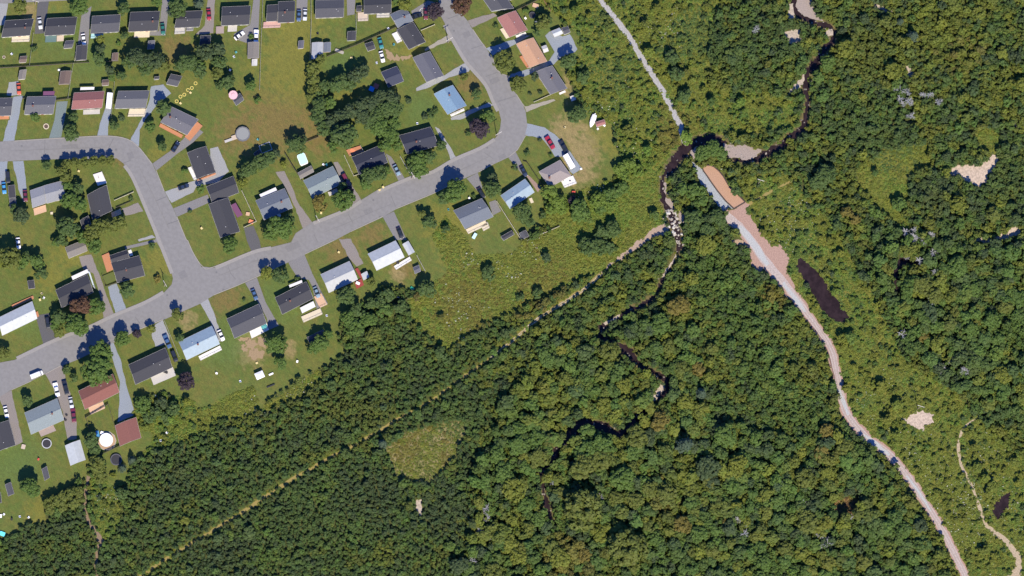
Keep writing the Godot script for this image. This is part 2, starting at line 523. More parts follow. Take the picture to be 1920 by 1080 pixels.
const DRIVES := [
	["dark", "A 340 15 440 10 400 300 310 305"], ["grey", "A 735 120 825 55 815 110 795 400 700 400"], ["grey", "A 1465 -40 1530 -40 1490 320 1345 320 1350 285 1430 280"],
	["tan", "A 1870 -30 1935 -30 1920 300 1760 310 1840 230"], ["pale", "A -80 34 70 30 55 150 35 225 -80 225"], ["pale", "A 165 730 80 740 60 860 190 860"],
	["blue", "A 120 870 205 860 165 1080;D 160 0 130 187 25 192 75 0;A 85 1080"], ["teal", "A 510 915 610 910 580 1080;D 550 160 440 167;A 490 1080"],
	["blue", "A 950 970 1010 970 980 1080;D 970 143 875 147 910 0"], ["blue", "A 1360 780 1470 760 1540 840 1400 960 1310 1075;D 1260 90 1250 240 1170 185 1270 0;A 1340 930"],
	["grey", "B 365 -30 420 -30 405 300 400 370 310 390 190 350 185 305 330 225"], ["grey", "B 750 -30 850 -30 840 180 745 180"], ["grey", "B 1200 -30 1280 -30 1270 130 1205 140"],
	["grey", "B 1780 100 1930 5 1990 20 2010 70 1925 130 1800 165"], ["tan", "C 370 185 600 115 640 140 408 250"], ["blue", "C 535 435 800 350 830 315 930 320 800 395 592 500"],
	["blue", "C 1065 320 1110 280 1220 330 1290 305 1355 440 1340 465 1200 525 1140 578 980 640 880 690 735 700 760 665 960 610 1100 545 1150 470"],
	["track", "C -20 440 190 315 240 300 250 352 30 440 -10 460"], ["pale", "C 0 740 160 680 215 640 350 565 400 600 380 640 200 700 0 800 -90 820 -95 795"],
	["pale", "C 215 1060 440 970 560 920 600 945 450 1000 300 1080 225 1080"], ["track", "C 880 960 1145 890 1160 905 900 1010"],
	["grey", "D 1372 392 1560 260 1640 180 1760 60 1830 110 1740 200 1600 300 1405 457"], ["pale", "D 1485 645 1710 560 1900 490 1890 260 1960 240 2060 460 1960 560 1770 600 1740 650 1545 745"],
	["grey", "D 1560 795 1870 670 1890 740 1592 872"], ["tan", "D 1100 800 1240 745 1290 820 1130 860"], ["blue", "D -40 372 70 370 40 600 -40 560"], ["blue", "D 115 372 210 368 240 620 215 740 165 620"],
	["pale", "D 1240 1075 1370 1035 1400 1060 1250 1095"], ["dark", "E 275 970 360 950 415 1080;H 430 80 345 108;E 300 1080"], ["tan", "E 560 470 640 460 700 580 760 740 895 925 810 990 740 800 640 590"],
	["tan", "E 1080 380 1120 375 1335 725 1262 765 1150 560"], ["grey", "E 1550 300 1600 330 1735 545 1680 572 1590 400"], ["grey", "E 1525 872 1625 822 1740 1080 1640 1080"],
	["pale", "F 75 60 110 80 268 340 215 365 185 270"], ["blue", "F 898 30 1060 70 1180 150 1290 290 1400 440 1310 490 1220 330 1150 330 1110 260 1030 160 882 135"],
	["grey", "F 735 340 800 285 900 480 860 490"], ["pink", "F 880 480 920 500 1030 610 1000 650 930 550"], ["grey", "F 360 525 460 475 500 600 490 690 440 620"], ["grey", "F 560 740 620 720 670 820 595 860"],
	["tan", "G 710 150 820 130 900 330 960 500 1025 668 935 712 900 500 840 300 750 260"], ["blue", "G 970 420 1050 390 1135 618 1040 668"], ["dark", "G 320 680 440 660 505 905 395 955"],
	["pale", "G 1360 850 1400 760 1465 722 1520 860 1540 960 1480 940 1400 960"], ["pale", "P 375 568 390 558 402 590 418 640 408 640 398 610 385 585"],
	["blue", "G 985 925 1015 910;I 1085 0 1140 240 1200 440 1200 500 1060 560 1070 400 1080 200 1020 20"], ["grey", "G 1120 60 1400 -5 1410 20 1130 85"],
	["grey", "H 285 385 392 337 470 560 590 770 500 810 480 700 400 560 330 460"], ["grey", "H 675 202 820 130 890 300 960 440 1030 570 930 620 890 420 860 360 760 340 700 250"], ["tan", "H 1130 -5 1235 -10 1350 210 1290 240 1220 160"],
	["tan", "I 405 125 565 47 600 200 660 400 690 560 690 710 610 720 560 450 480 250"], ["tan", "I -60 340 100 272 150 480 205 740 140 770 80 540 0 360"],
]

func build_roads() -> void:
	var g1 := grain("asphalt", 0.03, 0.88, 1.0, 5)
	var road := mat("road", Color(0.188, 0.184, 0.184), 0.92, g1, 15.0)
	for i in ROADS.size():
		sheet("road", pts(ROADS[i]), 0.09 + 0.004 * i, road)
	var tints := {"dark": Color(0.094, 0.094, 0.101), "grey": Color(0.187, 0.183, 0.187), "tan": Color(0.218, 0.195, 0.183), "pale": Color(0.281, 0.289, 0.296), "blue": Color(0.234, 0.265, 0.304), "teal": Color(0.156, 0.199, 0.203), "track": Color(0.296, 0.273, 0.226), "pink": Color(0.281, 0.195, 0.164)}
	var g2 := grain("gravel", 0.08, 0.72, 1.0, 5)
	for i in DRIVES.size():
		var d: Array = DRIVES[i]
		var poly := pts(d[1])
		if d[0] in ["blue", "track", "pale", "tan"]: poly = rough(poly, 7.0, 0.7)
		sheet("driveway", poly, 0.05 + 0.0006 * i, mat("drive_" + d[0], tints[d[0]], 0.95, g2, 9.0))
	# sidewalk slabs and kerbs along the road
	var walk := mat("walk", Color(0.24, 0.23, 0.22), 0.9, g1, 6.0)
	var kerb := mat("kerb", Color(0.30, 0.28, 0.25), 0.9, g1, 3.0)
	for s in ["G 150 1066 500 900 800 785 1010 685 1300 565 1470 470", "H 20 252 350 112 520 72", "E 900 930 1200 808 1330 728", "E 1475 648 1720 543 1850 498;F 50 470 250 355 480 255 610 175", "D 1120 410 1195 520 1315 800 1400 1005;G 1485 140 1548 300", "C 640 1000 590 900 530 765 395 608 335 530 235 360 160 225"]:
		ribbon_strip("sidewalk", pts(s), 6.5, 0.16, 0.1, walk)
	for s in ["D 130 189 440 169 700 154 980 144 1150 174 1255 253 1365 393", "D 1405 455 1478 640", "D 1592 872 1678 1080;G 1690 5 1730 100 1800 215 1850 262;H 0 243 350 103", "H 640 212 400 327 200 415 0 495", "H 1085 2 825 127", "E 1525 868 1235 1005", "F 900 130 878 160 818 265 740 330", "F 600 396 470 466", "F 330 526 70 656 0 686;E 1640 800", "G 1465 716 1200 826 1090 880", "I 555 46 410 125", "I 280 190 105 268", "C 415 265 480 363 535 435", "C 592 500 620 618 680 667 735 685", "C 808 850 858 930 880 958"]:
		ribbon_strip("kerb", pts(s), 1.1, 0.2, 0.16, kerb)
	# sealed cracks across the carriageway, drain covers
	var seal := mat("seal", Color(0.13, 0.13, 0.135), 0.9)
	for c in ["E 1600 685 1640 780", "E 1215 850 1255 925", "E 905 1030 940 1100", "H 125 205 155 300 200 355", "H 395 160 410 210", "F 110 455 125 505", "F 515 290 600 350", "G 1215 690 1260 755", "G 765 870 800 950", "D 1020 170 960 290", "D 405 170 400 340", "D 1400 730 1500 690", "C 530 690 640 650", "C 640 915 800 865", "C 190 170 300 130", "C 400 440 520 400", "D 1110 390 1180 360", "D 1500 940 1620 900"]:
		sheet("sealed_crack", ribbon(pts(c), [1.0], 0.15), 0.135, seal)
	# mended patches of newer asphalt
	for c in ["D 1140 300 1190 285 1210 340 1160 360", "H 640 60 760 10 790 60 670 110", "E 1350 820 1420 790 1440 830 1370 860", "C 560 720 640 690 660 730 580 765", "G 880 900 980 855 1000 890 900 940", "C 320 300 380 280 400 320 340 345", "D 560 230 700 220 705 250 565 262", "F 640 330 700 300 720 330 660 362", "G 1600 300 1660 270 1690 330 1630 355"]:
		sheet("asphalt_patch", rough(pts(c), 5.0, 0.3), 0.13, mat("patch", Color(0.165, 0.162, 0.165), 0.92, g1, 7.0))
	# long wandering cracks
	for c in ["E 1000 1010 1200 930 1420 830 1600 760", "H 30 330 250 240 480 150", "F 100 560 350 430 560 330", "C 330 420 480 640 600 840 720 1040", "D 1250 420 1400 720 1520 980", "D 100 280 400 265 700 255 900 250", "G 900 960 1150 850 1400 740"]:
		sheet("sealed_crack", ribbon(pts(c), [0.5, 0.7, 0.5, 0.6, 0.4], 0.08), 0.136, mat("fine_crack", Color(0.15, 0.147, 0.147), 0.9))
	for c in ["E 1440 722", "E 1500 872", "H 28 292", "H 90 448", "G 1505 497", "F 545 250", "D 195 235", "D 1045 268", "C 245 278"]:
		var o := part("drain_cover", disc_mesh(0.42, 0.14, 0.02, 12), seal, self, at(pts(c)[0]))
		o.set_meta("kind", "structure")

func ribbon_strip(called: String, line: PackedVector2Array, w: float, y: float, depth: float, m: Material) -> void:   # raised strip along a line
	var rim := ribbon(line, [w])
	var st := begin()
	var n := rim.size() / 2
	for i in n - 1:
		var q: Array = []
		for p in [rim[i], rim[i + 1], rim[rim.size() - 2 - i], rim[rim.size() - 1 - i]]:
			q.append(Vector3((p.x - 960.0) * UNIT, y, (p.y - 540.0) * UNIT))
		face(st, q, Vector3.UP)
		var dn := Vector3(0, -depth, 0)
		face(st, [q[0], q[1], q[1] + dn, q[0] + dn], q[0] - q[3])
		face(st, [q[3], q[2], q[2] + dn, q[3] + dn], q[3] - q[0])
	var o := part(called, done(st), m, self)
	o.set_meta("kind", "structure")
	fill(rim, NONE)

# ---------------------------------------------------------------- bare soil, gravel, sand, tracks
func build_soil() -> void:
	var g := grain("soil", 0.035, 0.66, 1.0, 5)
	var g3 := grain("stones", 0.05, 0.68, 1.0, 5)
	var sand := mat("sand", Color(0.480, 0.384, 0.304), 0.95, g, 11.0)
	var pale_sand := mat("pale_sand", Color(0.416, 0.352, 0.288), 0.95, g, 9.0)
	var pink := mat("pink_soil", Color(0.368, 0.240, 0.192), 0.95, g3, 8.0)
	var stone := mat("grey_gravel", Color(0.352, 0.344, 0.336), 0.95, g3, 10.0)
	var bar := mat("gravel_bar", Color(0.320, 0.264, 0.232), 0.95, g3, 6.0)
	var dry := mat("dry_grass", Color(0.272, 0.216, 0.068), 0.95, g3, 4.0)
	var brown := mat("brown_soil", Color(0.216, 0.156, 0.104), 0.95, g, 5.0)
	for q in ["Q 1215 520 1260 440 1330 400 1390 400 1500 400 1580 370 1640 310 1680 340 1670 420 1600 480 1580 560 1500 600 1400 560 1330 510", "Q 1480 1075 1560 1050 1700 1030 1850 950 1895 990 1830 1060 1700 1090 1560 1120", "Q 1800 35 1990 85 1990 130 1850 70", "U 810 540 990 450 1105 490 1110 560 1040 600 1010 640 920 600"]:
		sheet("sand_patch", rough(pts(q), 4.0, 2.6), 0.04, sand)
	for q in ["N 850 600 890 580 945 660 930 700 880 690", "M 1290 285 1440 260 1450 360 1380 420 1340 380", "Y 1830 390 1870 390 1880 540 1850 540 1820 440", "M 1440 720 1480 660 1470 760 1400 810 1330 860 1380 770", "M 1330 40 1370 30 1390 160 1340 215", "N 550 0 590 30 740 110 700 120 570 60", "M 1680 265 1730 260 1740 320 1670 320", "R 320 120 285 190 195 330 215 335 270 240 330 150", "L 1590 750 1740 665 1720 700 1610 765", "X 345 270 385 200 420 250 330 365 270 365"]:
		sheet("sandy_bank", rough(pts(q), 4.0, 1.4), 0.045, pale_sand)
	for q in ["O 750 200 860 230 940 220 1100 270 1050 330 960 365 880 345 800 335 760 290", "M 1420 -30 1540 -30 1580 130 1650 190 1560 180 1440 120 1400 60", "O 460 275 515 235 510 300 480 355 460 340", "O 215 560 240 560 235 690 300 740 295 800 240 740", "O 340 830 390 790 405 880 390 940 350 900", "O 20 1075 120 1020 220 930 260 960 240 1030 120 1060"]:
		sheet("gravel_bar", rough(pts(q), 4.0, 1.6), 0.035, bar)
	# gravel track coming down from the top, then the service track
	sheet("gravel_track", ribbon(pts("P 1100 -40 1118 -10 1150 30 1180 70 1207 115 1230 150 1250 185 1275 235 1283 268"), [10, 10, 10, 11, 11, 11, 11, 11, 10], 1.0), 0.05, stone)
	sheet("gravel_pad", rough(pts("O 440 360 510 400 560 440 600 500 690 630 770 730 840 800 760 800 740 815 640 690 560 600 490 450"), 5.0, 1.0), 0.055, mat("pad", Color(0.320, 0.344, 0.360), 0.95, g3, 9.0))
	sheet("pink_soil", rough(pts("O 660 790 740 805 845 805 945 745 990 765 955 800 1010 900 1140 1080;R 1190 60 1260 40 1340 140 1320 250 1370 380 1400 440 1330 380 1230 250 1150 130 1100 180 1090 300 1030 270 1000 200 985 100 930 0;O 900 950 790 840"), 5.0, 1.6), 0.045, pink)
	var trk := pts("P 1360 402 1400 440 1435 490 1470 530 1500 570 1530 610 1560 660 1572 720 1588 775 1625 820 1665 850 1700 890 1740 950 1775 1010 1830 1120")
	sheet("service_track_verge", ribbon(trk, [20, 22, 24, 26, 20, 16, 17, 18, 20, 22, 18, 17, 17, 17, 17], 2.0), 0.05, pink)
	sheet("service_track", ribbon(trk, [16, 15, 16, 15, 13, 10, 11, 12, 13, 12, 12, 11, 11, 11, 11], 1.0), 0.06, mat("worn_track", Color(0.416, 0.352, 0.328), 0.95, g3, 10.0))
	for q in [["P 1385 425 1400 440 1425 475 1440 497", 8, 12, 11, 6], ["P 1468 530 1485 552 1500 572 1510 585", 5, 9, 9, 4], ["P 1574 730 1582 755 1590 778", 4, 8, 5], ["P 1620 815 1645 835 1668 853", 4, 8, 4], ["P 1700 892 1722 922 1745 958", 3, 6, 3]]:
		sheet("gravel_wash", ribbon(pts(q[0]), q.slice(1), 1.2), 0.07, mat("wash", Color(0.40, 0.41, 0.41), 0.95, g3, 7.0))
	sheet("drain_rut", ribbon(pts("P 1490 575 1510 598 1535 628 1552 662 1560 690 1566 715"), [1.5, 2.2, 2.0, 2.4, 2.0, 1.2], 0.7), 0.072, mat("rut", Color(0.16, 0.10, 0.085), 0.95, g3, 4.0))
	for off in [-2.6, 2.6]:
		var lane := PackedVector2Array()
		for i in trk.size():
			var dd := (trk[mini(i + 1, trk.size() - 1)] - trk[maxi(0, i - 1)]).normalized()
			lane.append(trk[i] + Vector2(-dd.y, dd.x) * off)
		sheet("wheel_rut", ribbon(lane.slice(4), [1.8, 1.4, 2.2, 1.6, 2.0, 1.5, 2.1, 1.6, 1.8, 1.5, 1.5], 0.5), 0.066, mat("track_rut", Color(0.36, 0.285, 0.255), 0.95, g3, 5.0))
	sheet("bare_verge", rough(pts("R 820 0 930 0 985 60 940 40 830 40"), 4.0, 1.2), 0.05, mat("tan_soil", Color(0.368, 0.264, 0.176), 0.95, g, 6.0))
	# two-wheel paths
	sheet("grass_path", ribbon(pts("P 240 1110 265 1080 330 1036 400 994 462 955 535 907 587 876 629 852 692 819 754 781 804 754 873 704 919 673 977 625 1008 598 1069 560 1102 537 1131 510"), [6, 6, 6, 6, 6, 6, 6, 6, 6, 5, 5, 5, 5, 6, 7, 8, 8, 7], 1.4), 0.04, dry)
	for off in [-1.7, 1.7]:
		var rut := PackedVector2Array()
		for p in pts("P 919 673 977 625 1008 598 1069 560 1102 537 1131 510"): rut.append(p + Vector2(off * 0.6, off * 0.8))
		sheet("wheel_rut", ribbon(rut, [1.3], 0.4), 0.055, pale_sand)
	sheet("rocky_path", ribbon(pts("P 1131 510 1154 490 1180 470 1200 456 1222 440 1245 421"), [4, 5, 7, 10, 11, 8], 3.0), 0.045, mat("rocky", Color(0.36, 0.265, 0.20), 0.95, g3, 6.0))
	sheet("earth_path", ribbon(pts("P 166 892 163 905 160 940 160 960 170 985 185 1005 190 1015 183 1035 180 1060 178 1110"), [4, 6, 8, 7, 7, 9, 10, 6, 5, 6], 1.6), 0.04, brown)
	sheet("dirt_path", ribbon(pts("P 1838 780 1832 783 1812 798 1799 821 1797 846 1803 872 1812 892 1828 926 1845 976 1857 992 1887 1015 1910 1047 1911 1063 1890 1100"), [3, 4, 5, 5, 5, 5, 5, 5, 6, 9, 10, 12, 14, 30], 1.2), 0.04, mat("dirt", Color(0.400, 0.320, 0.216), 0.95, g, 6.0))
	sheet("side_path", ribbon(pts("P 1400 385 1406 381 1430 368 1452 355 1490 337"), [8, 6, 5, 5, 4], 1.0), 0.042, dry)
	for q in ["P 1540 297 1560 286", "P 1668 234 1720 227", "P 1762 226 1815 227"]:
		sheet("faint_path", ribbon(pts(q), [3.5], 1.2), 0.04, dry)
	# worn patches on lawns
	for q in ["H 215 890 280 868 330 880 300 920 240 915", "H 290 905 360 885 410 930 370 985 300 970", "H 390 880 470 890 475 960 420 960", "H 320 1000 400 975 455 1000 440 1060 360 1075 300 1050", "H 250 950 290 945 300 1000 270 1010", "B 1540 450 1580 450 1620 500 1780 500 1780 525 1640 550 1580 540"]:
		sheet("worn_patch", rough(pts(q), 3.0, 3.0), 0.03, mat("worn", Color(0.30, 0.215, 0.125), 0.95, g3, 5.0), -1)
	# raised bed of wood chips inside a dark edging
	var bed := pts("O 560 428 580 414 610 408 640 412 665 422 710 460 750 510 775 555 790 580 815 610 850 640 945 740 845 800 770 730 690 630 640 560 600 500 570 460")
	fill(Geometry2D.offset_polygon(bed, 4.0)[0], NONE)
	var t := thing("wood_chip_bed", at(Vector2(1355, 350)), 0, "long raised bed of orange wood chips beside the gravel track", "planting bed")
	var o3 := t.position
	var st := begin()
	var top: Array = []
	for p in bed: top.append(at(p) + Vector3(0, 0.35, 0) - o3)
	var idx := Geometry2D.triangulate_polygon(bed)
	for i in range(0, idx.size(), 3): face(st, [top[idx[i]], top[idx[i + 1]], top[idx[i + 2]]], Vector3.UP)
	part("chip_surface", done(st), mat("chips", Color(0.42, 0.255, 0.165), 0.95, grain("chips", 0.07, 0.68, 1.0, 4), 7.0), t)
	var st2 := begin()
	for i in bed.size():
		var a := at(bed[i]) - o3
		var b := at(bed[(i + 1) % bed.size()]) - o3
		var d := (b - a).normalized()
		var s := d.cross(Vector3.UP) * 0.22
		slab(st2, [a - s + Vector3(0, .5, 0), b - s + Vector3(0, .5, 0), b + s + Vector3(0, .5, 0), a + s + Vector3(0, .5, 0)], 0.5)
	part("edging", done(st2), mat("edging", Color(0.05, 0.035, 0.03), 0.8), t)
	landmarks.append([Vector2(1355, 350), "wood chip bed"])
	for lm in [[Vector2(1545, 540), "dark pond"], [Vector2(800, 850), "brown clearing"], [Vector2(1720, 788), "pale sand patch"], [Vector2(1820, 325), "large sand patch"], [Vector2(1270, 420), "rocky stream bed"], [Vector2(1108, 795), "stream's widest bend"], [Vector2(1256, 721), "stream's small gravel spit"], [Vector2(1590, 948), "rusty bracken patch"], [Vector2(1690, 500), "oxbow pool"], [Vector2(1885, 950), "small dark pool"], [Vector2(1055, 575), "middle of the grassy path"], [Vector2(1600, 775), "bend of the service track"], [Vector2(1240, 520), "stream below the rocks"], [Vector2(620, 860), "lower end of the grassy path"], [Vector2(960, 1040), "bottom edge's middle"]]:
		landmarks.append(lm)

# ---------------------------------------------------------------- the ground sheet
const DRY_SPOTS := [[520, 225, 90, 1], [450, 250, 55, 1], [600, 245, 55, 1], [540, 120, 90, 2], [560, 60, 60, 2], [660, 192, 45, 2], [1095, 275, 50, 3], [1085, 320, 40, 3], [1062, 245, 40, 3], [470, 655, 40, 3], [540, 655, 20, 3], [755, 505, 28, 1], [745, 515, 18, 3], [420, 640, 60, 4], [580, 150, 40, 2], [640, 120, 50, 4], [770, 90, 40, 2], [130, 470, 40, 2], [95, 520, 40, 2], [300, 490, 40, 2], [1080, 160, 40, 3], [840, 420, 60, 2], [850, 480, 40, 2], [330, 95, 40, 1], [350, 600, 22, 3], [640, 470, 40, 1], [700, 440, 30, 1], [420, 560, 40, 1], [60, 25, 30, 3], [100, 18, 40, 2], [30, 870, 70, 4], [170, 110, 50, 4], [120, 60, 60, 4], [230, 290, 30, 1], [300, 290, 30, 2], [880, 150, 40, 1], [790, 210, 40, 4], [1160, 250, 60, 2], [1010, 60, 30, 4], [1200, 60, 50, 2], [1240, 200, 60, 2], [60, 590, 50, 4], [520, 560, 60, 4], [80, 960, 40, 2]]

func ground_color(x: float, y: float, z: int) -> Color:
	var a := n_big.get_noise_2d(x, y)
	var b := n_mid.get_noise_2d(x, y)
	var c := n_fine.get_noise_2d(x, y)
	var j := 1.08 + 0.18 * c + rng.randf_range(-0.10, 0.10)
	var col: Color
	match z:
		LAWN:
			col = Color(0.085, 0.118, 0.021).lerp(Color(0.125, 0.125, 0.026), clampf(0.42 + 0.8 * b + 0.5 * a, 0, 1))
			for s in DRY_SPOTS:
				var d: float = Vector2(x - s[0], y - s[1]).length() / s[2]
				if d < 1.0:
					var k := clampf((1.0 - d) * 1.6 + 0.9 * b + 0.5 * c, 0, 1) * 0.85
					col = col.lerp([Color.BLACK, Color(0.155, 0.115, 0.035), Color(0.15, 0.145, 0.025), Color(0.24, 0.185, 0.08), Color(0.085, 0.13, 0.028)][s[3]], k)
		MEADOW: col = Color(0.105, 0.135, 0.018).lerp(Color(0.155, 0.148, 0.024), clampf(0.45 + b * 0.9 + a * 0.6, 0, 1))
		SCRUB: col = Color(0.09, 0.125, 0.018).lerp(Color(0.16, 0.15, 0.024), clampf(0.5 + b * 0.9 + a * 0.5, 0, 1))
		CLEARING: col = Color(0.12, 0.125, 0.025).lerp(Color(0.23, 0.19, 0.085), clampf(0.45 + b * 1.8 + c * 0.5, 0, 1))
		HEATH: col = Color(0.20, 0.12, 0.045)
		BANK: col = Color(0.09, 0.085, 0.03).lerp(Color(0.15, 0.12, 0.045), clampf(0.5 + b * 1.3 + c * 0.4, 0, 1))
		WATER: col = Color(0.05, 0.04, 0.03)
		NONE: col = Color(0.10, 0.11, 0.025)
		_: col = Color(0.045, 0.06, 0.017).lerp(Color(0.075, 0.08, 0.019), clampf(0.5 + b, 0, 1))
	return Color(col.r * j, col.g * j, col.b * j)

func build_ground() -> void:
	var step := 3.4
	var xs: Array = [-14000.0, -3000.0, -400.0]
	var x := -120.0
	while x < 2040.0:
		xs.append(x); x += step
	xs.append_array([2320.0, 5000.0, 16000.0])
	var ys: Array = [-14000.0, -3000.0, -400.0]
	var y := -120.0
	while y < 1200.0:
		ys.append(y); y += step
	ys.append_array([1480.0, 4000.0, 15000.0])
	var V := PackedVector3Array()
	var N := PackedVector3Array()
	var C := PackedColorArray()
	var I := PackedInt32Array()
	var w := xs.size()
	for r in ys.size():
		for c in w:
			var z := zone_at(xs[c], ys[r])
			var deep := 0.0
			if z == WATER: deep = -0.8
			V.append(Vector3((xs[c] - 960.0) * UNIT, deep, (ys[r] - 540.0) * UNIT))
			N.append(Vector3.UP)
			C.append(ground_color(xs[c], ys[r], z))
			if r > 0 and c > 0:
				var k := r * w + c
				I.append_array([k - w - 1, k - w, k, k - w - 1, k, k - 1])
	var arr := []
	arr.resize(Mesh.ARRAY_MAX)
	arr[Mesh.ARRAY_VERTEX] = V
	arr[Mesh.ARRAY_NORMAL] = N
	arr[Mesh.ARRAY_COLOR] = C
	arr[Mesh.ARRAY_INDEX] = I
	var m := ArrayMesh.new()
	m.add_surface_from_arrays(Mesh.PRIMITIVE_TRIANGLES, arr)
	var gm := mat("ground", Color(1, 1, 1), 0.95, grain("turf", 0.06, 0.62, 1.0, 5, 512), 17.0)
	gm.vertex_color_use_as_albedo = true
	var o := part("ground", m, gm, self)
	o.set_meta("kind", "structure")

